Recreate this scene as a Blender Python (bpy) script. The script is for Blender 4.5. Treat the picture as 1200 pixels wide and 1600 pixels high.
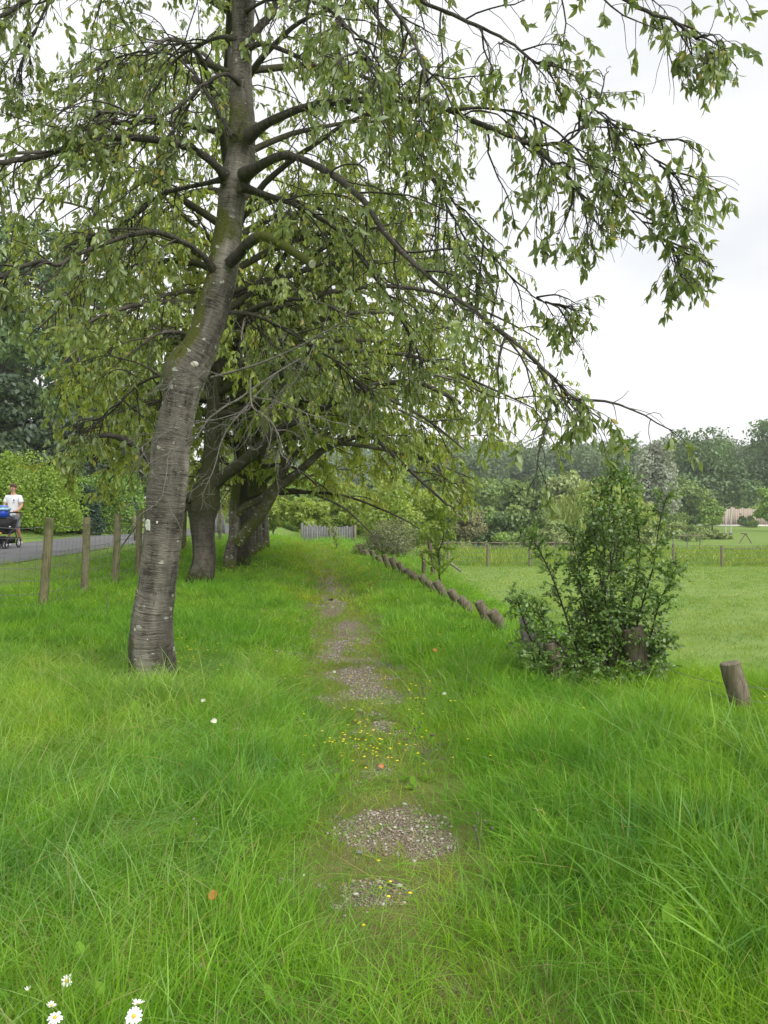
import bpy, math, random
import numpy as np
from mathutils import Vector, Matrix

for o in list(bpy.data.objects): bpy.data.objects.remove(o)
SC = bpy.context.scene
COL = SC.collection
rad = math.radians

# ------------------------------------------------------------------ camera, sky, sun, exposure
EYE = 1.6
FOC = 1209.0                      # focal length measured in pixels of a 1200 x 1600 frame
PITCH = math.atan(10.0 / FOC)     # the camera looks down by this little
cd = bpy.data.cameras.new('camera'); cam = bpy.data.objects.new('camera', cd); COL.objects.link(cam)
cd.sensor_fit = 'VERTICAL'; cd.angle = 2 * math.atan(800 / FOC)
cd.clip_start = 0.05; cd.clip_end = 2500
cam.location = (0, 0, EYE); cam.rotation_euler = (math.pi / 2 - PITCH, 0, 0)
SC.camera = cam

SUN_EL, SUN_AZ = rad(43), rad(138)   # azimuth clockwise from +Y: the light comes from the right and a little behind
W = bpy.data.worlds.new('World'); SC.world = W; W.use_nodes = True
wt = W.node_tree; wt.nodes.clear()
def wn(t, **k):
    n = wt.nodes.new(t)
    for a, b in k.items(): setattr(n, a, b)
    return n
wo = wn('ShaderNodeOutputWorld'); wb = wn('ShaderNodeBackground'); wb.inputs['Strength'].default_value = 0.050
sky = wn('ShaderNodeTexSky', sky_type='NISHITA', sun_disc=False, sun_elevation=SUN_EL, sun_rotation=SUN_AZ)
tc = wn('ShaderNodeTexCoord'); mp = wn('ShaderNodeMapping'); mp.inputs['Scale'].default_value = (1.0, 1.0, 2.6)
mp.inputs['Location'].default_value = (0.35, 0.2, 0.1)
nz = wn('ShaderNodeTexNoise'); nz.inputs['Scale'].default_value = 1.5; nz.inputs['Detail'].default_value = 5; nz.inputs['Roughness'].default_value = 0.5
cr = wn('ShaderNodeValToRGB')
cr.color_ramp.elements[0].position = 0.34; cr.color_ramp.elements[0].color = (6.7, 6.85, 7.1, 1)
cr.color_ramp.elements[1].position = 0.6; cr.color_ramp.elements[1].color = (9.6, 9.6, 9.6, 1)
mx = wn('ShaderNodeMix', data_type='RGBA'); mx.inputs[0].default_value = 0.95
wt.links.new(tc.outputs['Generated'], mp.inputs[0]); wt.links.new(mp.outputs[0], nz.inputs['Vector'])
wt.links.new(nz.outputs['Fac'], cr.inputs[0])
wt.links.new(sky.outputs[0], mx.inputs[6]); wt.links.new(cr.outputs[0], mx.inputs[7])
wt.links.new(mx.outputs[2], wb.inputs[0]); wt.links.new(wb.outputs[0], wo.inputs[0])

sd = bpy.data.lights.new('sun', 'SUN'); sun = bpy.data.objects.new('sun', sd); COL.objects.link(sun)
sd.energy = 1.5; sd.angle = rad(50); sd.color = (1.0, 0.97, 0.92)
sdir = Vector((math.sin(SUN_AZ) * math.cos(SUN_EL), math.cos(SUN_AZ) * math.cos(SUN_EL), math.sin(SUN_EL)))
sun.rotation_euler = sdir.to_track_quat('Z', 'Y').to_euler()
SC.view_settings.view_transform = 'Standard'; SC.view_settings.look = 'None'
SC.view_settings.exposure = 1.4; SC.view_settings.gamma = 1; SC.view_settings.use_curve_mapping = False
SC.render.engine = 'CYCLES'
SC.cycles.max_bounces = 8; SC.cycles.diffuse_bounces = 4; SC.cycles.glossy_bounces = 1
SC.cycles.transmission_bounces = 3; SC.cycles.transparent_max_bounces = 4; SC.cycles.volume_bounces = 0
SC.cycles.use_denoising = True

# ------------------------------------------------------------------ small maths
def smooth(t, a, b):
    t = np.clip((np.asarray(t, float) - a) / (b - a), 0, 1); return t * t * (3 - 2 * t)
_rt = np.random.RandomState(5).rand(256, 256)
def vnoise(x, y):
    x = np.asarray(x, float); y = np.asarray(y, float)
    xi = np.floor(x).astype(int); yi = np.floor(y).astype(int); fx = x - xi; fy = y - yi
    fx = fx * fx * (3 - 2 * fx); fy = fy * fy * (3 - 2 * fy)
    a = _rt[xi % 256, yi % 256]; b = _rt[(xi + 1) % 256, yi % 256]
    c = _rt[xi % 256, (yi + 1) % 256]; d = _rt[(xi + 1) % 256, (yi + 1) % 256]
    return (a * (1 - fx) + b * fx) * (1 - fy) + (c * (1 - fx) + d * fx) * fy
def fbm(x, y, o=4):
    s = 0; a = .5
    for i in range(o): s = s + a * vnoise(x * 2 ** i + 17 * i, y * 2 ** i + 5 * i); a *= .5
    return s / (1 - .5 ** o)
def nrm(v): return v / np.maximum(np.linalg.norm(v, axis=-1, keepdims=True), 1e-9)

# ------------------------------------------------------------------ the lie of the land
_ly = np.array([-8, 3, 5, 6.5, 6.9, 7.6, 9, 10.5, 12, 14.3, 16.4, 18.4, 20.4, 22.8, 24.8, 27, 30, 40, 60, 600])
_lx = np.array([14, 6, 4.2, 3.0, 2.35, 1.85, 1.7, 1.58, 1.3, 1.1, .83, .63, .42, .02, -.3, -.7, -1.3, -3, -8, -60])
def log_x(y): return np.interp(y, _ly, _lx)
_py = np.array([-8, 2.4, 3.8, 4.7, 6.2, 8, 10.5, 12.9, 16, 20, 24, 27, 60])
_px = np.array([.1, .08, .03, .0, -.12, -.33, -.56, -.8, -1.14, -1.52, -2.0, -2.6, -8])
def path_x(y): return np.interp(y, _py, _px)
_fy = np.array([-300, 8, 42, 60, 120, 150, 260, 330, 2000]); _fz = np.array([-.45, -.45, -1.74, -2.0, -1.6, -.6, 13, 18, 18])
def height(x, y):
    x = np.asarray(x, float); y = np.asarray(y, float)
    dx_ = x - path_x(y); z = (0.20 * smooth(-dx_, .2, 1.1) + .14 * smooth(dx_, .25, 1.0)) * smooth(y, 0, 4.5) + .02
    z = z + 0.07 * (fbm(x * .9 + 3, y * .9, 3) - .5) + .25 * smooth(-x, 1.0, 2.6) * smooth(y, 12, 18) * smooth(-y, -34, -26)
    left = np.where(x < 0, .35 * smooth(-x, 6.2, 7.7), 0); left = left + .5 * smooth(-x, 12.3, 15) + .8 * smooth(-x, 16, 40)
    z = z * (1 - smooth(-x, 6, 7)) + left
    far = smooth(y, 30, 44)
    z = z * (1 - far) + far * (left - .25)
    s = x - log_x(y); w = 1.3 + .25 * np.maximum(0, y - 15)
    zf = np.interp(y, _fy, _fz) + .05 * (fbm(x * .2, y * .2, 3) - .5)
    f = smooth(s, 0, w)
    hill = smooth(y, 140, 300)
    z = z * (1 - f) + zf * f
    return z * (1 - hill) + np.interp(y, _fy, _fz) * hill
def ray(px, py):
    c, s = math.cos(PITCH), math.sin(PITCH); x = (px - 600) / FOC; v = -(py - 800) / FOC
    return np.array([x, c + v * s, v * c - s])
def P(px, py, d):
    r = ray(px, py); return np.array([0, 0, EYE]) + r * (d / r[1])
def G(px, py):
    r = ray(px, py); r = r / r[1]; d = 1.2 * 1.01 ** np.arange(600)
    z = EYE + r[2] * d - height(r[0] * d, d); i = int(np.argmax(z < 0)) if (z < 0).any() else len(d) - 1
    d1 = np.linspace(d[max(i - 1, 0)], d[i], 30); z1 = EYE + r[2] * d1 - height(r[0] * d1, d1)
    j = int(np.argmax(z1 <= 0)) if (z1 <= 0).any() else 29
    return np.array([r[0] * d1[j], d1[j], float(height(r[0] * d1[j], d1[j]))])
B0 = G(238, 1056)      # foot of the nearest tree
def hz(x, y): return float(height(x, y))

# ------------------------------------------------------------------ materials
def mat(name):
    m = bpy.data.materials.new(name); m.use_nodes = True; t = m.node_tree; t.nodes.clear()
    class T: pass
    T.m = m; T.t = t
    def n(ty, ins=None, **k):
        q = t.nodes.new(ty)
        for a, b in k.items(): setattr(q, a, b)
        for a, b in (ins or {}).items():
            if isinstance(b, bpy.types.NodeSocket): t.links.new(b, q.inputs[a])
            else: q.inputs[a].default_value = b
        return q
    T.n = staticmethod(n)
    def out(s): t.links.new(s, n('ShaderNodeOutputMaterial').inputs[0])
    T.out = staticmethod(out)
    def noise(scale, vec=None, detail=3, rough=.55):
        i = {'Scale': scale, 'Detail': detail, 'Roughness': rough}
        if vec is not None: i['Vector'] = vec
        return n('ShaderNodeTexNoise', i).outputs['Fac']
    T.noise = staticmethod(noise)
    def ramp(f, *st):
        q = n('ShaderNodeValToRGB', {0: f}); e = q.color_ramp.elements
        while len(e) < len(st): e.new(.5)
        for a, (p, c) in zip(e, st): a.position = p; a.color = (c, c, c, 1) if not hasattr(c, '__len__') else (*c, 1)
        return q.outputs[0]
    T.ramp = staticmethod(ramp)
    def mix(f, a, b, blend='MIX'):
        q = n('ShaderNodeMix', data_type='RGBA', blend_type=blend)
        for i, v in ((0, f), (6, a), (7, b)):
            if isinstance(v, bpy.types.NodeSocket): t.links.new(v, q.inputs[i])
            elif i == 0: q.inputs[0].default_value = v
            else: q.inputs[i].default_value = (*v, 1)
        return q.outputs[2]
    T.mix = staticmethod(mix)
    def math_(op, a, b=0.0):
        q = n('ShaderNodeMath', operation=op)
        for i, v in ((0, a), (1, b)):
            if isinstance(v, bpy.types.NodeSocket): t.links.new(v, q.inputs[i])
            else: q.inputs[i].default_value = v
        return q.outputs[0]
    T.math = staticmethod(math_)
    T.attr = staticmethod(lambda a: n('ShaderNodeAttribute', attribute_name=a))
    T.pos = staticmethod(lambda: n('ShaderNodeNewGeometry').outputs['Position'])
    def stretch(v, s): return n('ShaderNodeVectorMath', {0: v, 1: s}, operation='MULTIPLY').outputs[0]
    T.stretch = staticmethod(stretch)
    def surf(col, rough=.8, bump=None, strength=.3, dist=.01, spec=.3, metal=0):
        i = {'Base Color': col if isinstance(col, bpy.types.NodeSocket) else (*col, 1), 'Roughness': rough, 'Specular IOR Level': spec, 'Metallic': metal}
        if bump is not None: i['Normal'] = n('ShaderNodeBump', {'Height': bump, 'Strength': strength, 'Distance': dist}).outputs[0]
        q = n('ShaderNodeBsdfPrincipled', i); out(q.outputs[0]); return q
    T.surf = staticmethod(surf)
    return T
def leaf_mat(name, dark, light, odd=None, odd_share=.02, transl=.35, patch=.5, gloss=.04, varia=.3):
    T = mat(name); r = T.attr('rnd').outputs['Fac']
    c = T.mix(r, dark, light)
    nz_ = T.noise(patch, T.pos(), 3)
    c = T.mix(1.0, c, T.ramp(nz_, (.3, 1 - varia), (.7, 1 + varia * .5)), 'MULTIPLY')
    if odd is not None: c = T.mix(T.math('GREATER_THAN', T.math('FRACT', T.math('MULTIPLY', r, 37.7)), 1 - odd_share), c, odd)
    d = T.n('ShaderNodeBsdfDiffuse', {'Color': c}).outputs[0]
    tr = T.n('ShaderNodeBsdfTranslucent', {'Color': T.mix(.5, c, T.mix(1.0, c, (1.5, 1.35, .5), 'MULTIPLY'))}).outputs[0]
    s = T.n('ShaderNodeMixShader', {0: transl, 1: d, 2: tr}).outputs[0]
    g = T.n('ShaderNodeBsdfGlossy', {'Color': (.9, .95, 1, 1), 'Roughness': .42}).outputs[0]
    T.out(T.n('ShaderNodeMixShader', {0: gloss, 1: s, 2: g}).outputs[0]); return T.m
def plain(name, col, rough=.7, amt=.25, scale=8., spec=.3, bump=0, metal=0):
    T = mat(name); nzz = T.noise(scale, T.n('ShaderNodeTexCoord').outputs['Object'], 4)
    c = T.mix(1.0, col, T.ramp(nzz, (.3, 1 - amt), (.7, 1 + amt)), 'MULTIPLY')
    T.surf(c, rough, nzz if bump else None, bump, .01, spec, metal); return T.m
def bark_mat(name, lo, hi, moss=(.075, .085, .018), bands=26., lichen=.5, mossamt=1.0):
    T = mat(name); b = T.attr('bark').outputs['Vector']; mo = T.attr('moss').outputs['Fac']
    band = T.math('ADD', T.math('MULTIPLY', T.noise(1.0, T.stretch(b, (11, 11, bands * 2.4)), 4, .65), .62), T.math('MULTIPLY', T.noise(1.0, T.stretch(b, (2.5, 2.5, bands)), 4, .6), .38))
    fine = T.noise(1.0, T.stretch(b, (30, 30, bands * 4)), 3, .6)
    big = T.noise(1.0, T.stretch(b, (9, 9, 2.6)), 4, .6)
    f = T.math('ADD', T.math('MULTIPLY', band, .48), T.math('MULTIPLY', big, .52))
    stain = T.ramp(T.noise(1.0, T.stretch(b, (5, 5, .9)), 3, .5), (.42, 1), (.60, 0))
    c = T.mix(T.ramp(f, (.40, 0), (.58, 1)), lo, hi); c = T.mix(T.math('MULTIPLY', stain, .55), c, tuple(.7 * v for v in lo))
    c = T.mix(T.ramp(band, (.34, 1), (.42, 0)), c, tuple(.45 * v for v in lo))
    c = T.mix(T.ramp(fine, (.55, 0), (.75, .5)), c, tuple(min(1, 1.35 * v) for v in hi))
    mf = T.math('MULTIPLY', T.ramp(T.math('ADD', T.math('MULTIPLY', T.noise(1.0, T.stretch(b, (9, 9, 7)), 5, .65), .7), mo), (.56, 0), (.74, 1)), mossamt)
    mc = T.mix(T.noise(1.0, T.stretch(b, (60, 60, 50)), 3, .7), tuple(.5 * v for v in moss), tuple(1.7 * v for v in moss))
    c = T.mix(mf, c, mc)
    vo = T.n('ShaderNodeTexVoronoi', {'Vector': T.n('ShaderNodeVectorMath', {0: T.stretch(b, (13, 13, 16)), 1: T.n('ShaderNodeTexNoise', {'Vector': T.stretch(b, (20, 20, 30)), 'Scale': 1.0}).outputs['Color']}, operation='ADD').outputs[0], 'Scale': 1.0})
    pick = T.n('ShaderNodeSeparateColor', {0: vo.outputs['Color']}).outputs[0]
    lim = T.math('MULTIPLY', T.math('MAXIMUM', T.math('SUBTRACT', pick, 1 - lichen * .55), 0), .72)
    c = T.mix(T.ramp(T.math('SUBTRACT', lim, vo.outputs['Distance']), (.0, 0), (.03, .8)), c, (.42, .44, .38))
    vo2 = T.n('ShaderNodeTexVoronoi', {'Vector': T.stretch(b, (38, 38, 46)), 'Scale': 1.0}); pk2 = T.n('ShaderNodeSeparateColor', {0: vo2.outputs['Color']}).outputs[1]
    l2 = T.math('MULTIPLY', T.math('MAXIMUM', T.math('SUBTRACT', pk2, 1 - lichen * .22), 0), 1.6)
    c = T.mix(T.ramp(T.math('SUBTRACT', l2, vo2.outputs['Distance']), (.0, 0), (.06, .7)), c, (.36, .38, .32))
    crk = T.ramp(T.noise(1.0, T.stretch(b, (26, 26, 5)), 4, .7), (.30, 1), (.38, 0)); c = T.mix(T.math('MULTIPLY', crk, .55), c, tuple(.35 * v for v in lo))
    h = T.math('SUBTRACT', T.math('ADD', band, T.math('MULTIPLY', fine, .5)), T.math('MULTIPLY', crk, .8))
    T.surf(c, .85, h, .9, .02, .2); return T.m

# ------------------------------------------------------------------ mesh building
def mesh(name, V, F, mats=None, attrs=None, smooth_=False, vec=None):
    """F: array (n,k) or a list of such arrays"""
    if not isinstance(F, (list, tuple)): F = [F]
    F = [np.asarray(f, np.int32) for f in F if len(f)]
    me = bpy.data.meshes.new(name); V = np.asarray(V, np.float32)
    me.vertices.add(len(V)); me.vertices.foreach_set('co', V.ravel())
    loops = np.concatenate([f.ravel() for f in F]); tot = np.concatenate([np.full(len(f), f.shape[1], np.int32) for f in F])
    st = np.concatenate([[0], np.cumsum(tot)[:-1]]).astype(np.int32)
    me.loops.add(len(loops)); me.loops.foreach_set('vertex_index', loops)
    me.polygons.add(len(tot)); me.polygons.foreach_set('loop_start', st)
    try: me.polygons.foreach_set('loop_total', tot)
    except Exception: pass
    if smooth_: me.polygons.foreach_set('use_smooth', np.ones(len(tot), bool))
    for k, a in (attrs or {}).items():
        at = me.attributes.new(k, 'FLOAT', 'POINT'); at.data.foreach_set('value', np.asarray(a, np.float32).ravel())
    for k, a in (vec or {}).items():
        at = me.attributes.new(k, 'FLOAT_VECTOR', 'POINT'); at.data.foreach_set('vector', np.asarray(a, np.float32).ravel())
    me.update(); me.validate()
    if mats is not None: me.materials.append(mats)
    return me
def obj(name, me, parent=None, loc=None, kind=None, **props):
    o = bpy.data.objects.new(name, me); COL.objects.link(o)
    if parent is not None: o.parent = parent
    if loc is not None: o.location = loc
    if kind: o['kind'] = kind
    for k, v in props.items(): o[k] = v
    return o
def thing(name, label, cat, loc=(0, 0, 0), rz=0, group=None, me=None):
    o = bpy.data.objects.new(name, me); COL.objects.link(o); o.location = loc; o.rotation_euler = (0, 0, rz)
    o['label'] = label; o['category'] = cat
    if group: o['group'] = group
    return o
class MB:
    """collects shapes; verts in the frame of the thing"""
    def __init__(s): s.V = []; s.F3 = []; s.F4 = []; s.n = 0; s.A = {'moss': [], 'rnd': []}; s.B = []
    def add(s, V, F, moss=0., rnd=.5, bark=None):
        V = np.asarray(V, float); F = np.asarray(F)
        s.V.append(V); (s.F3 if F.shape[1] == 3 else s.F4).append(F + s.n); s.n += len(V)
        s.A['moss'].append(np.broadcast_to(moss, len(V))); s.A['rnd'].append(np.broadcast_to(rnd, len(V)))
        s.B.append(V if bark is None else bark); return s
    def addF(s, F, base):
        F = np.asarray(F); (s.F3 if F.shape[1] == 3 else s.F4).append(F + base)
    def box(s, c, d, rz=0, rx=0, ry=0, taper=1., **k):
        x, y, z = np.array(d) / 2.
        V = np.array([[-x, -y, -z], [x, -y, -z], [x, y, -z], [-x, y, -z], [-x, -y, z], [x, -y, z], [x, y, z], [-x, y, z]])
        V[4:, :2] *= taper
        R = np.array((Matrix.Rotation(rz, 3, 'Z') @ Matrix.Rotation(ry, 3, 'Y') @ Matrix.Rotation(rx, 3, 'X')))
        return s.add(V @ R.T + np.array(c), [[0, 3, 2, 1], [4, 5, 6, 7], [0, 1, 5, 4], [1, 2, 6, 5], [2, 3, 7, 6], [3, 0, 4, 7]], **k)
    def tube(s, pts, r, k=8, cap=True, moss=0., rnd=.5, disp=None, barkscale=1.):
        V, F, bk = tube(pts, r, k, disp); b = s.n
        s.add(V, F, moss=(np.repeat(moss, k) if np.ndim(moss) else moss), rnd=rnd, bark=bk)
        if cap:
            n = len(pts)
            for ring, c in ((range(k), pts[0]), (range((n - 1) * k, n * k), pts[-1])):
                ring = list(ring); V2 = np.vstack([V[ring], c]); m = (np.asarray(moss)[0 if ring[0] == 0 else -1] if np.ndim(moss) else moss)
                FF = [[i, (i + 1) % k, k] for i in range(k)] if ring[0] else [[(i + 1) % k, i, k] for i in range(k)]
                s.add(V2, FF, moss=m, rnd=rnd, bark=np.vstack([bk[ring], bk[ring].mean(0)]))
        return s
    def lathe(s, prof, c=(0, 0, 0), k=16, **kw):
        prof = np.array(prof, float); a = np.arange(k) * 2 * np.pi / k
        V = np.stack([prof[:, 0, None] * np.cos(a), prof[:, 0, None] * np.sin(a), np.repeat(prof[:, 1, None], k, 1)], -1).reshape(-1, 3) + np.array(c)
        n = len(prof); i, j = np.meshgrid(np.arange(n - 1), np.arange(k), indexing='ij'); j2 = (j + 1) % k
        F = np.stack([i * k + j, i * k + j2, (i + 1) * k + j2, (i + 1) * k + j], -1).reshape(-1, 4)
        return s.add(V, F, **kw)
    def ball(s, c, r, k=10, n=7, **kw):
        r = np.broadcast_to(r, 3); th = np.linspace(0, np.pi, n)
        a = np.arange(k) * 2 * np.pi / k
        V = np.stack([np.sin(th)[:, None] * np.cos(a) * r[0], np.sin(th)[:, None] * np.sin(a) * r[1], np.repeat(np.cos(th)[:, None], k, 1) * r[2]], -1).reshape(-1, 3) + np.array(c)
        i, j = np.meshgrid(np.arange(n - 1), np.arange(k), indexing='ij'); j2 = (j + 1) % k
        F = np.stack([i * k + j, (i + 1) * k + j, (i + 1) * k + j2, i * k + j2], -1).reshape(-1, 4)
        return s.add(V, F, **kw)
    def mesh(s, name, m, smooth_=True, origin=None):
        V = np.concatenate(s.V); V = V if origin is None else V - np.array(origin)
        F = ([np.concatenate(s.F3)] if s.F3 else []) + ([np.concatenate(s.F4)] if s.F4 else [])
        return mesh(name, V, F, m, {k: np.concatenate(v) for k, v in s.A.items()}, smooth_, {'bark': np.concatenate(s.B)})
    def build(s, name, m, parent=None, smooth_=True, origin=None, **k):
        return obj(name, s.mesh(name, m, smooth_, origin), parent, **k)
def tube(pts, r, k=8, disp=None):
    pts = np.asarray(pts, float); n = len(pts); r = np.broadcast_to(r, n).astype(float)
    t = nrm(np.gradient(pts, axis=0)); m = nrm(t.mean(0)); ref = np.array([0, 1., 0]) if abs(m[1]) < .7 else np.array([0, 0, 1.])
    u = nrm(np.cross(t, ref)); v = np.cross(t, u); a = np.arange(k) * 2 * np.pi / k
    L = np.concatenate([[0], np.cumsum(np.linalg.norm(np.diff(pts, axis=0), axis=1))])
    R = np.repeat(r[:, None], k, 1)
    if disp is not None: R = R * disp(L[:, None], a[None, :])
    V = pts[:, None] + R[..., None] * (u[:, None] * np.cos(a)[None, :, None] + v[:, None] * np.sin(a)[None, :, None])
    rb = max(float(r.mean()), .02)
    bk = np.stack([np.cos(a)[None] * rb + 0 * L[:, None], np.sin(a)[None] * rb + 0 * L[:, None], L[:, None] + 0 * a[None]], -1)
    i, j = np.meshgrid(np.arange(n - 1), np.arange(k), indexing='ij'); j2 = (j + 1) % k
    F = np.stack([i * k + j, i * k + j2, (i + 1) * k + j2, (i + 1) * k + j], -1).reshape(-1, 4)
    return V.reshape(-1, 3), F, bk.reshape(-1, 3)
def tubes(PT, RD, k=3):
    """many tubes at once: PT (T,n,3), RD (T,n)"""
    T_, n = PT.shape[:2]; t = nrm(np.gradient(PT, axis=1)); m = nrm(t.mean(1))
    ref = np.where((np.abs(m[:, 2:3]) < .75), np.array([[0, 0, 1.]]), np.array([[0, 1., 0]]))[:, None]
    u = nrm(np.cross(t, ref)); v = np.cross(t, u); a = np.arange(k) * 2 * np.pi / k
    V = PT[:, :, None] + RD[..., None, None] * (u[:, :, None] * np.cos(a)[:, None] + v[:, :, None] * np.sin(a)[:, None])
    L = np.concatenate([np.zeros((T_, 1)), np.cumsum(np.linalg.norm(np.diff(PT, axis=1), axis=2), 1)], 1)
    bk = np.stack(np.broadcast_arrays(np.cos(a)[None, None] * .03, np.sin(a)[None, None] * .03, L[..., None]), -1)
    i, j = np.meshgrid(np.arange(n - 1), np.arange(k), indexing='ij'); j2 = (j + 1) % k
    F = np.stack([i * k + j, i * k + j2, (i + 1) * k + j2, (i + 1) * k + j], -1).reshape(-1, 4)
    F = (F[None] + (np.arange(T_) * n * k)[:, None, None]).reshape(-1, 4)
    return V.reshape(-1, 3), F, bk.reshape(-1, 3)
def resample(pts, n):
    pts = np.asarray(pts, float); m = len(pts)
    ext = np.vstack([2 * pts[0] - pts[1], pts, 2 * pts[-1] - pts[-2]])
    t = np.linspace(0, m - 1 - 1e-6, n); i = t.astype(int); f = (t - i)[:, None]
    p0, p1, p2, p3 = ext[i], ext[i + 1], ext[i + 2], ext[i + 3]
    return .5 * ((2 * p1) + (-p0 + p2) * f + (2 * p0 - 5 * p1 + 4 * p2 - p3) * f * f + (-p0 + 3 * p1 - 3 * p2 + p3) * f ** 3)
LEAF8 = (np.array([[0, 0, 0], [.33, 0, -.02], [.68, 0, -.10], [1, 0, -.26], [.30, .19, .04], [.66, .15, -.04], [.30, -.19, .04], [.66, -.15, -.04]]),
         np.array([[0, 1, 4], [1, 2, 5], [1, 5, 4], [2, 3, 5], [0, 6, 1], [1, 7, 2], [1, 6, 7], [2, 7, 3]]))
LEAF2 = (np.array([[0, 0, 0], [.5, .21, .05], [1, 0, -.15], [.5, -.21, .05]]), np.array([[0, 2, 1], [0, 3, 2]]))
OVAL = (np.array([[0, 0, 0], [.3, .3, .03], [.75, .27, .0], [1, 0, -.08], [.75, -.27, .0], [.3, -.3, .03], [.5, 0, -.05]]),
        np.array([[0, 6, 1], [1, 6, 2], [2, 6, 3], [3, 6, 4], [4, 6, 5], [5, 6, 0]]))
def leaf_frames(rng, pos, direc, up):
    x = nrm(direc); z = up - (up * x).sum(-1, keepdims=True) * x; z = nrm(z); y = np.cross(z, x)
    return np.stack([x, y, z], -1)
def leaves_mesh(name, pos, R, size, tmpl, m, rnd):
    TV, TF = tmpl; n = len(pos)
    V = pos[:, None] + size[:, None, None] * np.einsum('nij,kj->nki', R, TV)
    F = (TF[None] + (np.arange(n) * len(TV))[:, None, None]).reshape(-1, 3)
    return mesh(name, V.reshape(-1, 3), F, m, {'rnd': np.repeat(rnd, len(TV))})
def spawn(rng, PT, per, t0, t1, L, steps, along=.6, out=.9, up=.1, grav=.12, wob=.12):
    """children of polylines PT (N,n,3) -> (N*per, steps, 3), plus t of their base"""
    N, n = PT.shape[:2]; L = np.broadcast_to(L, N)
    t = t0 + (t1 - t0) * (np.arange(per)[None] + rng.rand(N, per)) / per; f = t * (n - 1); i = np.minimum(f.astype(int), n - 2); f = (f - i)[..., None]
    ar = np.arange(N)[:, None]; base = PT[ar, i] * (1 - f) + PT[ar, i + 1] * f; tg = nrm(PT[ar, i + 1] - PT[ar, i])
    rv = rng.randn(N, per, 3); rv[..., 2] *= .5; perp = nrm(rv - (rv * tg).sum(-1, keepdims=True) * tg)
    d = nrm(along * tg + out * perp + np.array([0, 0, up])).reshape(-1, 3)
    Lc = (L[:, None] * (1 - .45 * t) * (.55 + .7 * rng.rand(N, per))).reshape(-1)
    q = base.reshape(-1, 3); res = [q]; st = Lc / (steps - 1)
    for k in range(steps - 1):
        d = nrm(d + np.array([0, 0, -grav]) + wob * rng.randn(*d.shape)); q = q + d * st[:, None]; res.append(q)
    return np.stack(res, 1), t.reshape(-1)
def on_lines(rng, PT, per, t0, t1):
    N, n = PT.shape[:2]; t = t0 + (t1 - t0) * (np.arange(per)[None] + rng.rand(N, per)) / per
    f = t * (n - 1); i = np.minimum(f.astype(int), n - 2); f = (f - i)[..., None]; ar = np.arange(N)[:, None]
    return (PT[ar, i] * (1 - f) + PT[ar, i + 1] * f).reshape(-1, 3), nrm(PT[ar, i + 1] - PT[ar, i]).reshape(-1, 3)
# ------------------------------------------------------------------ ground, road, path
def axis(a, b, step, lo, hi, g=1.22):
    c = list(np.arange(a, b + 1e-6, step)); s = step; v = b
    while v < hi: s *= g; v += s; c.append(v)
    s = step; v = a; pre = []
    while v > lo: s *= g; v -= s; pre.append(v)
    return np.array(pre[::-1] + c)
T = mat('ground_turf'); zone = T.attr('zone').outputs['Fac']; pos = T.pos()
n1 = T.noise(.7, pos, 4); n2 = T.noise(25., pos, 3, .7); n3 = T.noise(1.0, T.stretch(pos, (.35, .9, 1)), 4)
rough = T.mix(T.ramp(n1, (.35, 0), (.65, 1)), (.095, .18, .018), (.14, .24, .028))
rough = T.mix(T.ramp(n2, (.45, 0), (.7, .7)), rough, (.10, .085, .04))
mown = T.mix(T.ramp(n3, (.3, 0), (.7, 1)), (.165, .255, .062), (.215, .30, .08))
mown = T.mix(T.ramp(n2, (.4, .45), (.6, 0)), mown, (.13, .20, .05))
T.surf(T.mix(zone, rough, mown), .95, n2, .6, .03, .1); M_ground = T.m
xs = axis(-7, 7, .14, -420, 420); ys = axis(1, 27, .16, -150, 640)
X, Y = np.meshgrid(xs, ys, indexing='ij'); Z = height(X, Y)
Z = Z - .02 * (np.abs(X - path_x(Y)) < .2) * (Y > 2) * (Y < 26)
Z = np.where((X < -8.0) & (X > -12.1) & (Y < 200), Z - .03, Z)
zone_v = np.maximum(smooth(X - log_x(Y), .6, 1.6) * (1 - smooth(Y, 41, 43)), smooth(-X, 5.6, 6.2) * .75)
zone_v = np.maximum(zone_v, smooth(Y, 44, 70) * .6)
nx, ny = X.shape; i, j = np.meshgrid(np.arange(nx - 1), np.arange(ny - 1), indexing='ij')
F = np.stack([i * ny + j, (i + 1) * ny + j, (i + 1) * ny + j + 1, i * ny + j + 1], -1).reshape(-1, 4)
obj('ground', mesh('ground', np.stack([X, Y, Z], -1).reshape(-1, 3), F, M_ground, {'zone': zone_v.ravel()}, True), kind='structure')

# road: tarmac with soft broken edges, kerbless as in the photo
T = mat('tarmac'); pos = T.pos(); a = T.noise(60., pos, 3, .7); b = T.noise(.6, pos, 3)
c = T.mix(T.ramp(b, (.3, 0), (.7, 1)), (.105, .105, .11), (.155, .155, .16)); c = T.mix(T.ramp(a, (.5, 0), (.75, .5)), c, (.22, .22, .215))
T.surf(c, .85, a, .3, .006, .2); M_road = T.m
yy = np.arange(-20, 200, .5); uu = np.linspace(0, 1, 9)
def road_edges(y): return -12.05 - .1 * vnoise(y * .8, 0 * y) - .002 * np.maximum(0, y - 60) ** 2, -8.1 + .12 * vnoise(y * .9, 0 * y + 9) - .002 * np.maximum(0, y - 60) ** 2
l, r = road_edges(yy); RX = l[:, None] + (r - l)[:, None] * uu; RY = yy[:, None] + 0 * uu
RZ = height(np.full_like(RX, -10.), RY) + .012 + .05 * (1 - (2 * uu - 1) ** 2)[None]
n_, m_ = RX.shape; i, j = np.meshgrid(np.arange(n_ - 1), np.arange(m_ - 1), indexing='ij')
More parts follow.
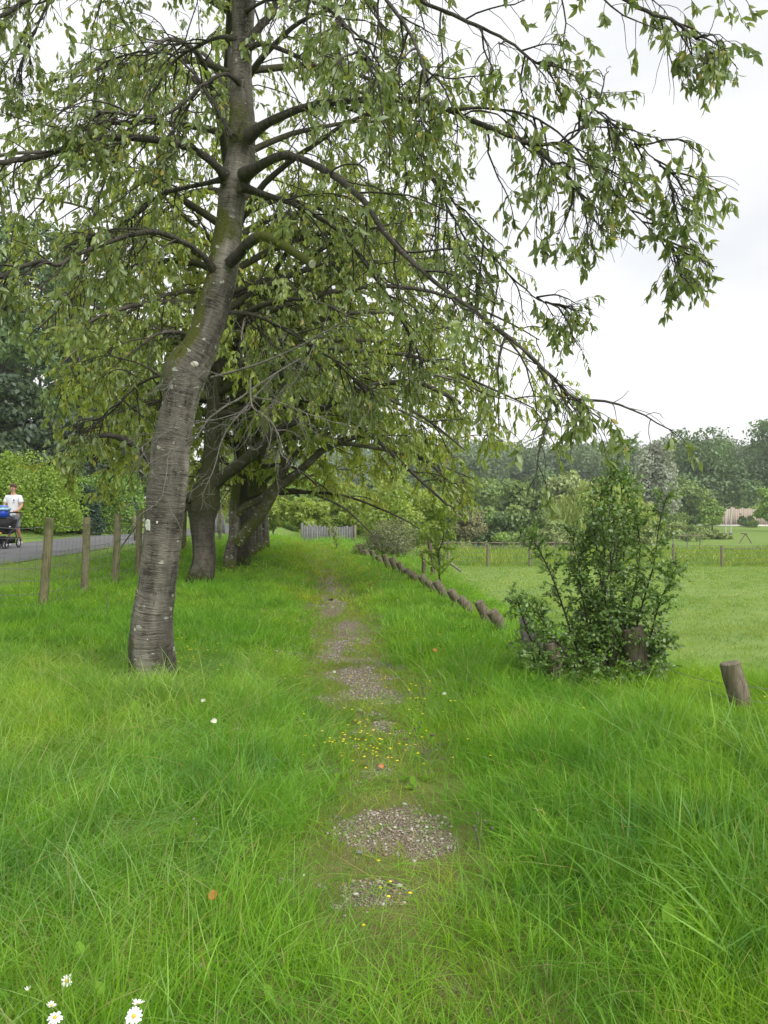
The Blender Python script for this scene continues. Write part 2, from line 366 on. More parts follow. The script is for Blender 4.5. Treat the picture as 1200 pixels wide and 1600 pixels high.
F = np.stack([i * m_ + j, i * m_ + j + 1, (i + 1) * m_ + j + 1, (i + 1) * m_ + j], -1).reshape(-1, 4)
obj('road', mesh('road', np.stack([RX, RY, RZ], -1).reshape(-1, 3), F, M_road, None, True), kind='structure')

# bare gravel patches of the path, given where the photo shows them
_bare = [(608, 1302, 92, 36, 1.05), (592, 1398, 52, 20, .95), (660, 1325, 55, 20, .6), (700, 1410, 22, 14, .5), (780, 1592, 26, 8, .6),
         (528, 930, 22, 16, .8), (512, 908, 17, 9, .9), (548, 985, 30, 20, .75), (518, 1020, 22, 18, .75), (560, 1055, 30, 28, .85),
         (590, 1090, 34, 20, .6), (600, 1130, 28, 14, .5), (510, 895, 9, 5, .7), (522, 950, 22, 14, .8), (500, 1060, 0.1, .1, 0), (630, 1150, 26, 8, .4)]
BARE = []
for (a, b, c, d, e) in _bare:
    g = G(a, b); gx = G(a + c, b); g1 = G(a, b - d); BARE.append((g[0], g[1], max(.03, gx[0] - g[0]), max(.05, g1[1] - g[1]), e))
def bare(x, y):
    x = np.asarray(x, float); y = np.asarray(y, float); w = 0 * x
    for (cx, cy, rx, ry, e) in BARE: w = np.maximum(w, e * (1.25 - np.sqrt(((x - cx) / rx) ** 2 + ((y - cy) / ry) ** 2)))
    return smooth(w + (.8 + .8 * smooth(y, 4, 6)) * (fbm(x * 6, y * 6, 4) - .5), .10, .40)
def wear(x, y):   # worn, short and yellowish sward along the path
    d = np.abs(x - path_x(y)); return (1 - smooth(d + .35 * (fbm(x * 3, y * 2, 3) - .5), .16, .55)) * (.1 + .9 * smooth(y, 2.9, 3.3)) * (1 - .45 * smooth(y, 3.9, 4.3) * smooth(-y, -4.9, -4.5))
T = mat('gravel_path'); pos = T.pos(); br = T.attr('bare').outputs['Fac']
vo = T.n('ShaderNodeTexVoronoi', {'Vector': pos, 'Scale': 120.}); vs = T.n('ShaderNodeSeparateColor', {0: vo.outputs['Color']}).outputs[0]
st = T.ramp(vs, (0, (.25, .195, .135)), (.5, (.37, .30, .22)), (1, (.50, .44, .35)))
st = T.mix(T.ramp(vo.outputs['Distance'], (.35, 0), (.6, 1)), st, (.14, .11, .08))
soil = T.mix(T.noise(9., pos, 4), (.17, .16, .065), (.23, .25, .07))
T.surf(T.mix(T.ramp(T.math('ADD', br, T.math('MULTIPLY', T.math('SUBTRACT', T.noise(14., pos, 3), .5), .8)), (.35, 0), (.6, 1)), soil, st), .95, T.math('SUBTRACT', 1.0, vo.outputs['Distance']), .8, .02, .2); M_path = T.m
yy = np.concatenate([np.arange(2., 8, .035), np.arange(8, 25.5, .1)]); uu = np.linspace(-1, 1, 41)
PX = path_x(yy)[:, None] + uu * (.62 + .12 * np.sin(yy * 1.3))[:, None]; PY = yy[:, None] + 0 * uu
PZ = height(PX, PY) + .014 - .05 * smooth(np.abs(uu), .75, 1)[None] + .012 * (fbm(PX * 14, PY * 14, 2) - .5)
n_, m_ = PX.shape; i, j = np.meshgrid(np.arange(n_ - 1), np.arange(m_ - 1), indexing='ij')
F = np.stack([i * m_ + j, i * m_ + j + 1, (i + 1) * m_ + j + 1, (i + 1) * m_ + j], -1).reshape(-1, 4)
obj('path', mesh('path', np.stack([PX, PY, PZ], -1).reshape(-1, 3), F, M_path, {'bare': bare(PX, PY).ravel()}, True), kind='structure')

# ------------------------------------------------------------------ scatter by geometry nodes
def instancer(name, pts, rot, scl, idx, templates, mats_=None):
    tcol = bpy.data.collections.new(name + '_kinds')
    for k, me in enumerate(templates):
        o = bpy.data.objects.new('%s_kind_%02d' % (name, k), me); tcol.objects.link(o)
    me = bpy.data.meshes.new(name); me.vertices.add(len(pts)); me.vertices.foreach_set('co', np.asarray(pts, np.float32).ravel())
    for k, a, ty, f in (('rot', rot, 'FLOAT_VECTOR', 'vector'), ('scl', scl, 'FLOAT_VECTOR', 'vector'), ('idx', idx, 'INT', 'value')):
        at = me.attributes.new(k, ty, 'POINT'); at.data.foreach_set(f, np.asarray(a, np.int32 if ty == 'INT' else np.float32).ravel())
    o = obj(name, me, kind='stuff')
    ng = bpy.data.node_groups.new(name, 'GeometryNodeTree')
    ng.interface.new_socket('Geometry', in_out='INPUT', socket_type='NodeSocketGeometry'); ng.interface.new_socket('Geometry', in_out='OUTPUT', socket_type='NodeSocketGeometry')
    A = ng.nodes.new; gi = A('NodeGroupInput'); go = A('NodeGroupOutput'); ip = A('GeometryNodeInstanceOnPoints'); ci = A('GeometryNodeCollectionInfo')
    ci.inputs['Collection'].default_value = tcol; ci.inputs['Separate Children'].default_value = True; ci.inputs['Reset Children'].default_value = True
    def na(nm, ty):
        q = A('GeometryNodeInputNamedAttribute'); q.data_type = ty; q.inputs['Name'].default_value = nm; return q.outputs['Attribute']
    lk = ng.links.new
    lk(gi.outputs[0], ip.inputs['Points']); lk(ci.outputs[0], ip.inputs['Instance']); ip.inputs['Pick Instance'].default_value = True
    lk(na('idx', 'INT'), ip.inputs['Instance Index']); lk(na('scl', 'FLOAT_VECTOR'), ip.inputs['Scale'])
    er = A('FunctionNodeEulerToRotation'); lk(na('rot', 'FLOAT_VECTOR'), er.inputs[0]); lk(er.outputs[0], ip.inputs['Rotation'])
    lk(ip.outputs[0], go.inputs[0])
    md = o.modifiers.new('scatter', 'NODES'); md.node_group = ng
    return o
def tuft(rng, name, m, n, rad_, h, w, lean, curl, seg=3, straight=.3):
    b = rng.randn(n, 2) * rad_ * .5; hh = h * (.45 + .75 * rng.rand(n)); az = rng.rand(n) * 2 * np.pi
    out = nrm(b + 1e-6) * .5 + np.stack([np.cos(az), np.sin(az)], -1) * .8
    s = np.linspace(0, 1, seg + 1); le = lean * (.2 + rng.rand(n)); cu = curl * rng.rand(n) * (rng.rand(n) > straight)
    hor = (le[:, None] * s + cu[:, None] * s ** 2.2) * hh[:, None]; ver = hh[:, None] * (s - .38 * np.minimum(cu, 1.4)[:, None] * s ** 2.5)
    c = np.concatenate([b[:, None] + out[:, None] * hor[..., None], ver[..., None]], -1)
    pa = rng.rand(n) * np.pi; side = np.stack([np.cos(pa), np.sin(pa), 0 * pa], -1)
    ww = w * (.6 + .8 * rng.rand(n))[:, None] * np.array([.8, 1., .75, .4, .2])[:seg + 1] if seg < 4 else w * (.6 + .8 * rng.rand(n))[:, None] * np.array([.8, 1, .9, .6, .2])
    A_ = c[:, :-1] - side[:, None] * ww[:, :-1, None] / 2; B_ = c[:, :-1] + side[:, None] * ww[:, :-1, None] / 2
    V = np.concatenate([np.stack([A_, B_], 2).reshape(n, -1, 3), c[:, -1:]], 1); nv = V.shape[1]
    q = [[2 * i, 2 * i + 1, 2 * i + 3, 2 * i + 2] for i in range(seg - 1)]; t = [[2 * seg - 2, 2 * seg - 1, 2 * seg]]
    o_ = (np.arange(n) * nv)[:, None, None]
    F4 = (np.array(q)[None] + o_).reshape(-1, 4); F3 = (np.array(t)[None] + o_).reshape(-1, 3)
    V[..., 2] -= .02
    return mesh(name, V.reshape(-1, 3), [F4, F3], m, {'rnd': np.repeat(rng.rand(n), nv)})
def grass_mat(name, dark, light, straw_share=.03, straw=(.38, .36, .14), shift=.5):
    T = mat(name); r = T.attr('rnd').outputs['Fac']; p = T.pos(); c = T.mix(r, dark, light)
    a = T.noise(.55, p, 3); b = T.noise(2.6, p, 3)
    c = T.mix(1.0, c, T.ramp(a, (.33, (.72, .88, .95)), (.55, (1, 1, 1)), (.72, (1.28, 1.08, .9))), 'MULTIPLY')
    c = T.mix(1.0, c, T.ramp(b, (.35, (.66, .76, .82)), (.65, (1.26, 1.2, 1.05))), 'MULTIPLY')
    c = T.mix(T.math('GREATER_THAN', T.math('FRACT', T.math('MULTIPLY', r, 53.3)), 1 - straw_share), c, straw)
    d = T.n('ShaderNodeBsdfDiffuse', {'Color': c}).outputs[0]
    tr = T.n('ShaderNodeBsdfTranslucent', {'Color': T.mix(1.0, c, (1.3, 1.2, .5), 'MULTIPLY')}).outputs[0]
    s = T.n('ShaderNodeMixShader', {0: .5, 1: d, 2: tr}).outputs[0]
    g = T.n('ShaderNodeBsdfGlossy', {'Color': (.85, 1, .8, 1), 'Roughness': .45}).outputs[0]
    T.out(T.n('ShaderNodeMixShader', {0: .025, 1: s, 2: g}).outputs[0]); return T.m
M_grass = grass_mat('grass_blades', (.14, .315, .02), (.26, .475, .052))
M_short = grass_mat('worn_grass', (.22, .33, .03), (.36, .46, .06), .18, (.42, .35, .16))
M_coarse = grass_mat('coarse_grass', (.13, .28, .04), (.26, .46, .10), .03)
M_field = grass_mat('field_grass', (.19, .30, .06), (.28, .39, .09), .05)
M_stalk = grass_mat('grass_stalks', (.36, .44, .14), (.48, .50, .22), .3)
rng = np.random.RandomState(11)
KN = [tuft(rng, 'g', M_grass, 72, .18, .185, .0032, .48, 1.3, 4, .15) for k in range(9)]
M_wispy = grass_mat('wispy_grass', (.21, .38, .08), (.36, .52, .17), .08)
KW = [tuft(rng, 'g', M_wispy, 44, .2, .21, .0032, .8, 1.7, 4, .1) for k in range(3)]
KS = [tuft(rng, 'g', M_stalk, 6, .16, .33, .0028, .35, .7, 4) for k in range(3)]
KM = [tuft(rng, 'g', M_grass, 54, .26, .20, .0065, .30, .8, 3) for k in range(6)]
KF = [tuft(rng, 'g', M_grass, 60, .42, .19, .010, .30, .7, 2) for k in range(5)]
def wedge(rng, d0, d1, dens, k=.52, pad=1.0):
    ds = np.arange(d0, d1, .25); out = []
    for d in ds:
        w = k * d * 2 + 2 * pad; n = rng.poisson(w * .25 * dens); out.append(np.stack([(rng.rand(n) - .5) * w, d + .25 * rng.rand(n)], -1))
    return np.concatenate(out)
def place(rng, xy, hs, kinds, tilt=.16, scale=(.75, 1.3), drift=None):
    x, y = xy.T; z = height(x, y); n = len(x)
    lean = (fbm(x * .8 + 40, y * .8, 2) - .5) * 2.6
    rot = np.stack([rng.randn(n) * tilt + .25 * (fbm(x * .9, y * .9 + 77, 2) - .5) * 2, rng.randn(n) * tilt + lean * .35 + (.0 if drift is None else drift), rng.rand(n) * 6.283], -1)
    # tilt in world axes: yaw first, then lean
    s = (scale[0] + (scale[1] - scale[0]) * rng.rand(n)) ; scl = np.stack([s, s, s * hs], -1)
    return np.stack([x, y, z], -1), rot, scl, kinds
P_, R_, S_, I_ = [], [], [], []
def lay(t): P_.append(t[0]); R_.append(t[1]); S_.append(t[2]); I_.append(t[3])
def tree_clear(x, y): return np.minimum(1, np.hypot(x - B0[0], y - B0[1]) / .36)
def near_bare(x, y):
    w = 0 * x
    for (cx, cy, rx, ry, e) in BARE:
        if e >= .7: w = np.maximum(w, 1.9 - np.sqrt(((x - cx) / (rx + .06)) ** 2 + ((y - cy + .16) / (ry + .14)) ** 2))
    return smooth(w, 0, .9)
def sward(x, y):
    """height factor of the long grass"""
    w = wear(x, y); b = bare(x, y)
    h = .48 + .66 * smooth(fbm(x * 1.3 + 9, y * 1.3, 3), .25, .75)
    h = h + .35 * smooth(x, 1.1, 2.2) * smooth(-y, -6, -3)
    h = h * (1 - .75 * w) * (1 - .8 * b) * (1 - .86 * near_bare(x, y))
    h = h * (1 - .5 * smooth(y, 4.5, 9)) * (1 - .3 * smooth(y, 16, 24)); h = h * (1 - .35 * smooth(-np.abs(x - log_x(y)), -.6, -.1))
    return h * (.45 + .55 * smooth(np.hypot(x - B0[0], y - B0[1]), .3, .8)) * (1 - .25 * smooth(y, 14, 24))
for (d0, d1, dens, k0, nk) in ((1.0, 3.6, 125, 0, 9), (3.6, 7, 110, 0, 9), (7, 14.5, 48, 15, 6), (14.5, 36, 18, 21, 5)):
    xy = wedge(rng, d0, d1, dens); x, y = xy.T
    keep = (x < log_x(y) + .55 + .02 * y) & (x > -6.2 - .0 * y) & (rng.rand(len(x)) > .97 * bare(x, y)) & (rng.rand(len(x)) > .50 * wear(x, y)) & (rng.rand(len(x)) > .45 * near_bare(x, y)) & (np.hypot(x - B0[0], y - B0[1]) > .3)
    xy = xy[keep]; x, y = xy.T; idx = k0 + rng.randint(0, nk, len(x))
    if d0 < 7: 
        r = rng.rand(len(x)); wisp = smooth(-x, .3, 1.2) * .45
        idx = np.where(r < wisp, 9 + rng.randint(0, 3, len(x)), idx); idx = np.where(r > .985, 12 + rng.randint(0, 3, len(x)), idx)
    lay(place(rng, xy, np.maximum(.15, sward(x, y)), idx))
GR = [np.concatenate(a) for a in (P_, R_, S_, I_)]
o = instancer('long_grass', *GR, KN + KW + KS + KM + KF); o['label'] = 'long bright green grass over the verge either side of the path'
# short worn grass on the path and its edges
P_, R_, S_, I_ = [], [], [], []
xy = wedge(rng, 2, 12, 120, .1, .9); x, y = xy.T; w = wear(x, y); keep = (rng.rand(len(x)) < .15 + w) & (rng.rand(len(x)) > .90 * bare(x, y)) & (np.abs(x - path_x(y)) < 1.0)
xy = xy[keep]; lay(place(rng, xy, .5 + .8 * rng.rand(len(xy)), rng.randint(0, 4, len(xy)), .3))
xy = wedge(rng, 12, 27, 40, .12, .5); x, y = xy.T; keep = (rng.rand(len(x)) > .8 * bare(x, y)) & (np.abs(x - path_x(y)) < .9)
xy = xy[keep]; lay(place(rng, xy, .6 + .8 * rng.rand(len(xy)), 4 + rng.randint(0, 3, len(xy)), .3))
GS = [np.concatenate(a) for a in (P_, R_, S_, I_)]
o = instancer('worn_path_grass', *GS, [tuft(rng, 'g', M_short, 30, .1, .075, .004, .8, .9, 2) for k in range(4)] + [tuft(rng, 'g', M_short, 30, .22, .08, .010, .8, .8, 2) for k in range(3)])
o['label'] = 'thin yellowing grass growing through the worn path'
# coarse clumps with broad dark blades at the right of the foreground
P_, R_, S_, I_ = [], [], [], []
xy = np.concatenate([np.stack([2.05 + .30 * rng.randn(60), 3.9 + .5 * rng.randn(60)], -1), np.stack([1.45 + .22 * rng.randn(40), 2.75 + .3 * rng.randn(40)], -1), np.stack([1.85 + .2 * rng.randn(34), 2.9 + .3 * rng.randn(34)], -1)])
lay(place(rng, xy, .6 + .4 * rng.rand(len(xy)), rng.randint(0, 4, len(xy)), .15))
GC = [np.concatenate(a) for a in (P_, R_, S_, I_)]
o = instancer('coarse_grass', *GC, [tuft(rng, 'g', M_coarse, 24, .14, .30, .008, .45, 1.8, 4) for k in range(4)]); o['label'] = 'tall arching dark green coarse grass'
# mown field, mown verge by the road
P_, R_, S_, I_ = [], [], [], []
xy = wedge(rng, 5, 22, 16, .55, 2); x, y = xy.T; xy = xy[(x > log_x(y) + .3)]
lay(place(rng, xy, .6 + .6 * rng.rand(len(xy)), rng.randint(0, 4, len(xy)), .2))
xy = wedge(rng, 22, 43, 6, .55, 2); x, y = xy.T; xy = xy[(x > log_x(y) + .5)]
lay(place(rng, xy, .5 + .4 * rng.rand(len(xy)), 4 + rng.randint(0, 3, len(xy)), .2))
xy = wedge(rng, 6, 34, 14, .55, 1); x, y = xy.T; xy = xy[(x < -5.5) & ((x > -8.1) | (x < -12.2))]
lay(place(rng, xy, .5 + .6 * rng.rand(len(xy)), rng.randint(0, 4, len(xy)), .2))
GF = [np.concatenate(a) for a in (P_, R_, S_, I_)]
o = instancer('short_grass', *GF, [tuft(rng, 'g', M_field, 60, .3, .06, .007, .7, .6, 2) for k in range(4)] + [tuft(rng, 'g', M_field, 50, .6, .05, .02, .7, .6, 2) for k in range(3)])
o['label'] = 'short mown grass of the paddock and the road verge'
# rough yellow grass bank beyond the field fence
M_rough = grass_mat('rough_bank_grass', (.17, .29, .05), (.28, .39, .08), .08, (.50, .46, .05))
xy = wedge(rng, 42.5, 62, 3.2, .55, 2); x, y = xy.T; xy = xy[x > log_x(y) + 1]; P_, R_, S_, I_ = [], [], [], []
lay(place(rng, xy, .6 + .8 * rng.rand(len(xy)), rng.randint(0, 4, len(xy)), .2))
o = instancer('rough_bank_grass', *[np.concatenate(a) for a in (P_, R_, S_, I_)], [tuft(rng, 'g', M_rough, 60, .8, .30, .03, .5, .6, 2) for k in range(4)])
o['label'] = 'rough yellow flowered grass behind the field fence'

# gravel: faceted little stones
def stone(rng, name, m, r=1.):
    V = np.array([[-1, 0, 0], [1, 0, 0], [0, -1, 0], [0, 1, 0], [0, 0, -1], [0, 0, 1], [.6, .6, .5], [-.6, .6, .5], [-.6, -.6, .5], [.6, -.6, .5]]) * (.8 + .4 * rng.rand(10, 1)) * r
    F = [[1, 6, 9], [6, 5, 9], [3, 7, 6], [7, 5, 6], [0, 8, 7], [8, 5, 7], [2, 9, 8], [9, 5, 8], [1, 3, 6], [3, 0, 7], [0, 2, 8], [2, 1, 9], [3, 1, 4], [0, 3, 4], [2, 0, 4], [1, 2, 4]]
    return mesh(name, V * np.array([1, .8, .5]), np.array(F), m)
def stone_mat(name, cols):
    T = mat(name); oi = T.n('ShaderNodeObjectInfo').outputs['Random']; p = T.n('ShaderNodeTexCoord').outputs['Object']
    q = T.ramp(oi, *[(i / (len(cols) - 1), c) for i, c in enumerate(cols)])
    T.surf(T.mix(1.0, q, T.ramp(T.noise(3., p, 4), (.3, .75), (.7, 1.2)), 'MULTIPLY'), .85); return T.m
M_stone = stone_mat('gravel_stone', [(.17, .14, .11), (.31, .27, .22), (.42, .38, .32), (.30, .21, .16), (.55, .52, .46), (.24, .22, .19)])
SG = [stone(rng, 's', M_stone) for k in range(5)]
xy = wedge(rng, 2, 9, 3600, .05, .7); x, y = xy.T; xy = xy[(rng.rand(len(x)) < bare(x, y)) & (np.abs(x - path_x(y)) < 1.1)]
xy2 = wedge(rng, 9, 25, 300, .03, .9); x, y = xy2.T; xy2 = xy2[(rng.rand(len(x)) < bare(x, y)) & (np.abs(x - path_x(y)) < 1.1)]
xy = np.concatenate([xy, xy2]); x, y = xy.T; n = len(x)
s = .003 + .010 * rng.rand(n) ** 4 + .006 * smooth(y, 8, 14)
o = instancer('gravel', np.stack([x, y, height(x, y) + .016], -1), rng.rand(n, 3) * np.array([.6, .6, 6.28]), np.repeat(s[:, None], 3, 1), rng.randint(0, 5, n), SG)
o['label'] = 'loose grey and brown gravel on the bare patches of the path'

# broad-leaved weeds and clover among the grass
M_weed = leaf_mat('weed_leaf', (.13, .28, .03), (.24, .42, .06), None, transl=.4, patch=1.5, gloss=.0)
def rosette(rng, n, r, up):
    a = rng.rand(n) * 6.283; el = up * (.3 + rng.rand(n)); d = np.stack([np.cos(a) * np.cos(el), np.sin(a) * np.cos(el), np.sin(el)], -1); p = d * r * .25 + np.stack([0 * a, 0 * a, .03 * rng.rand(n)], -1)
    return leaves_mesh('w', p, leaf_frames(rng, p, d, np.tile([0, 0, 1.], (n, 1))), r * (.5 + .6 * rng.rand(n)), OVAL, M_weed, rng.rand(n))
rng = np.random.RandomState(77); xy = np.concatenate([wedge(rng, 2, 8, 3.0), wedge(rng, 2, 12, 12, .06, .9), np.stack([1.3 + .5 * rng.randn(50), 2.6 + .5 * rng.rand(50)], -1)]); x, y = xy.T; xy = xy[(x < log_x(y)) & (bare(x, y) < .15) & (near_bare(x, y) < .6) & (np.hypot(x - B0[0], y - B0[1]) > .4)]; x, y = xy.T; n = len(x)
P_, R_, S_, I_ = [], [], [], []
lay(place(rng, xy, np.ones(n), rng.randint(0, 5, n), .2))
Pw = P_[0]; Pw[:, 2] += np.where(np.abs(x - path_x(y)) > .7, .03, .0)
o = instancer('broadleaf_weeds', Pw, R_[0], S_[0], I_[0], [rosette(rng, 9, .045, .7), rosette(rng, 7, .06, .9), rosette(rng, 14, .028, .5), rosette(rng, 18, .022, .6), rosette(rng, 8, .04, 1.)]); o['label'] = 'scattered broad leaved weeds and clover in the grass'
# ------------------------------------------------------------------ bark and leaf materials
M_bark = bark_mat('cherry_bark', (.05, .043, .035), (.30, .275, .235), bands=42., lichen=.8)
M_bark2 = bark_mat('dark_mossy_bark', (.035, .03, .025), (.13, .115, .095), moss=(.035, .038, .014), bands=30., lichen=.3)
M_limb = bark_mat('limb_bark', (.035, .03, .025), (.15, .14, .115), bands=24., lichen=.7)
M_dead = bark_mat('dead_twig_bark', (.15, .14, .12), (.36, .34, .30), bands=16., lichen=.6, mossamt=0.)
M_twig = plain('twig_bark', (.05, .042, .034), .9, .4, 12.)
M_far_bark = plain('far_bark', (.10, .085, .07), .9, .35, 3.)
M_leaf1 = leaf_mat('cherry_leaf', (.14, .205, .05), (.29, .365, .115), (.45, .38, .08), .02, transl=.5, patch=1.2, gloss=.05, varia=.2)
M_leaf2 = leaf_mat('cherry_leaf_yellowing', (.25, .35, .045), (.45, .53, .09), (.48, .42, .08), .04, transl=.5, patch=.7, varia=.2)
M_leafm = leaf_mat('cherry_leaf_mid', (.17, .25, .045), (.34, .42, .09), (.45, .39, .08), .03, transl=.48, patch=.9, varia=.2)
M_leaf4 = leaf_mat('cherry_leaf_lifted', (.29, .39, .055), (.50, .57, .11), (.5, .45, .09), .03, transl=.5, patch=.7, varia=.2)  # far row cherries: leaf colour brightened to offset the shade inside their crowns
M_leaf3 = leaf_mat('bush_leaf', (.095, .19, .035), (.23, .36, .08), None, transl=.42, patch=2., gloss=.05)
M_sap = leaf_mat('sapling_leaf', (.22, .34, .05), (.34, .46, .08), None, transl=.45)

# ------------------------------------------------------------------ the near cherry
rng = np.random.RandomState(3)
B1 = G(238, 1056); D1 = B1[1]
def line(pts, d0, d1, ease=1.0):
    n = len(pts); return np.array([P(x, y, d0 + (d1 - d0) * (i / (n - 1)) ** ease) for i, (x, y) in enumerate(pts)])
tr = thing('cherry_tree', 'nearest big cherry tree with pale ringed bark and mossy leaning trunk left of the path', 'tree', B1, group='cherry trees in a row along the fence')
prof = [(241, 1085, 76), (240, 1062, 70), (238, 1040, 68), (236, 1012, 70), (238, 964, 66), (245, 916, 60), (252, 857, 60), (258, 799, 62), (260, 772, 64), (265, 740, 62),
        (266, 701, 62), (274, 660, 58), (279, 640, 57), (283, 620, 61), (286, 601, 72), (290, 585, 75), (301, 565, 67), (311, 547, 61), (322, 515, 57), (331, 491, 57), (346, 434, 53), (350, 404, 56), (358, 350, 49),
        (364, 300, 50), (373, 262, 55), (377, 235, 49), (378, 200, 50), (378, 150, 42), (377, 100, 39), (380, 50, 37), (381, 0, 43), (384, -60, 36), (388, -140, 30), (392, -240, 24), (395, -360, 17), (400, -480, 10), (404, -600, 5)]
tp = resample([P(x, y, D1 + .15 * math.sin(y * .006)) for x, y, w in prof], 260)
tw = np.interp(np.linspace(0, len(prof) - 1, 260), range(len(prof)), [w for _, _, w in prof]) / FOC * D1 / 2 * np.interp(np.linspace(0, 1, 260), [0, .2, .45, 1], [.98, .94, .87, .84])
def disp1(L, a):
    lo = np.exp(-L / .22)
    r = 1 + .22 * lo + .13 * lo * np.cos(3 * a + .8) + .08 * lo * np.cos(5 * a) + .025 * (vnoise(9 * np.cos(a) + 20 + L * 9, 9 * np.sin(a) + 20 + L * 30) - .5) + .03 * (vnoise(5 * np.cos(a) + L * 4, 5 * np.sin(a) + L * 9 + 3) - .5)
    r = r + .02 * (vnoise(6 * np.cos(a) + 20 + L * 2.5, 6 * np.sin(a) + 20 + L * 1.0) - .5) * 2 + .035 * (vnoise(1.5 * np.cos(a) + 3 + L * 2, 1.5 * np.sin(a) + L * 1.1) - .5) * 2
    r = r + .008 * np.sin(L * 120 + 2 * vnoise(3 * np.cos(a) + 9, L * 5)) 
    for dz in (2.75,):   # swelling on the left side
        r = r + .16 * np.exp(-((L - dz) / .14) ** 2) * np.clip(np.cos(a - LEFT), 0, 1) ** 2
    seam = np.exp(-(((a - SEAM + np.pi) % (2 * np.pi) - np.pi) / .10) ** 2) * smooth(-L, -1.0, -.3)
    return r - .11 * seam
# find which angle of the tube faces left / the camera
tt = nrm(tp[5] - tp[0]); uu_ = nrm(np.cross(tt, [0, 1., 0])); vv_ = np.cross(tt, uu_)
ang = lambda d: math.atan2(np.dot(d, vv_), np.dot(d, uu_)) % (2 * math.pi)
LEFT = ang(np.array([-1., 0, 0])); SEAM = ang(nrm(np.array([.55, -.85, 0])))
k = 72; V, F, bk = tube(tp, tw, k, disp1)
rel = V - np.repeat(tp, k, 0); leftness = np.clip(-nrm(rel)[:, 0] * .8 + .25, 0, 1); zz = V[:, 2]
moss = .09 + leftness * (.30 * np.exp(-((zz - 3.55) / .45) ** 2) + .62 * np.exp(-((zz - 2.95) / .28) ** 2) + .12) + .30 * np.exp(-((zz - 3.85) / .16) ** 2) + .22 * np.exp(-((zz - 4.7) / .25) ** 2) + .3 * smooth(zz, 5.4, 6.2) * leftness
base_c = np.clip(-nrm(rel)[:, 1] * .7 - nrm(rel)[:, 0] * .5, 0, 1); moss = moss + .55 * base_c * np.exp(-np.maximum(zz, 0) / .22)
m = MB(); m.add(V, F, moss=moss, bark=bk); m.build('trunk', M_bark, tr, origin=B1)
m = MB(); c = P(304, 569, D1 - .30); m.ball(c, (.032, .012, .024), 10, 6); m.build('cut_stub', plain('cut_wood', (.42, .40, .35), .8), tr, origin=B1)
M_lich = plain('lichen', (.47, .49, .42), .95, .3, 60.)
for (x, y, s_) in ((249, 820, 1.5), (236, 812, .6), (262, 815, .35), (225, 977, .75), (243, 992, .4)):   # lichen plates standing on the bark
    m = MB(); i = int(np.argmin([abs((EYE - (y - 790) / FOC * D1) - p[2]) for p in tp])); xw = (x - 600) / FOC * D1
    dx = (xw - tp[i][0]); rr = tw[i] * 1.0; yw = tp[i][1] - math.sqrt(max(rr * rr - dx * dx, 1e-4)) - .004
    a_ = np.arange(14) * 2 * np.pi / 14; q = .027 * s_ * (.7 + .5 * rng.rand(14))
    ring = np.stack([xw + q * np.cos(a_), yw - .0 + .35 * np.abs(q * np.cos(a_)) * (1 if s_ < 1 else .45), (EYE - (y - 790) / FOC * D1) + 1.15 * q * np.sin(a_)], -1)
    m.add(np.vstack([ring, [[xw, yw - .004, ring[:, 2].mean()]]]), [[j, (j + 1) % 14, 14] for j in range(14)]); m.build('lichen_patch', M_lich, tr, origin=B1)
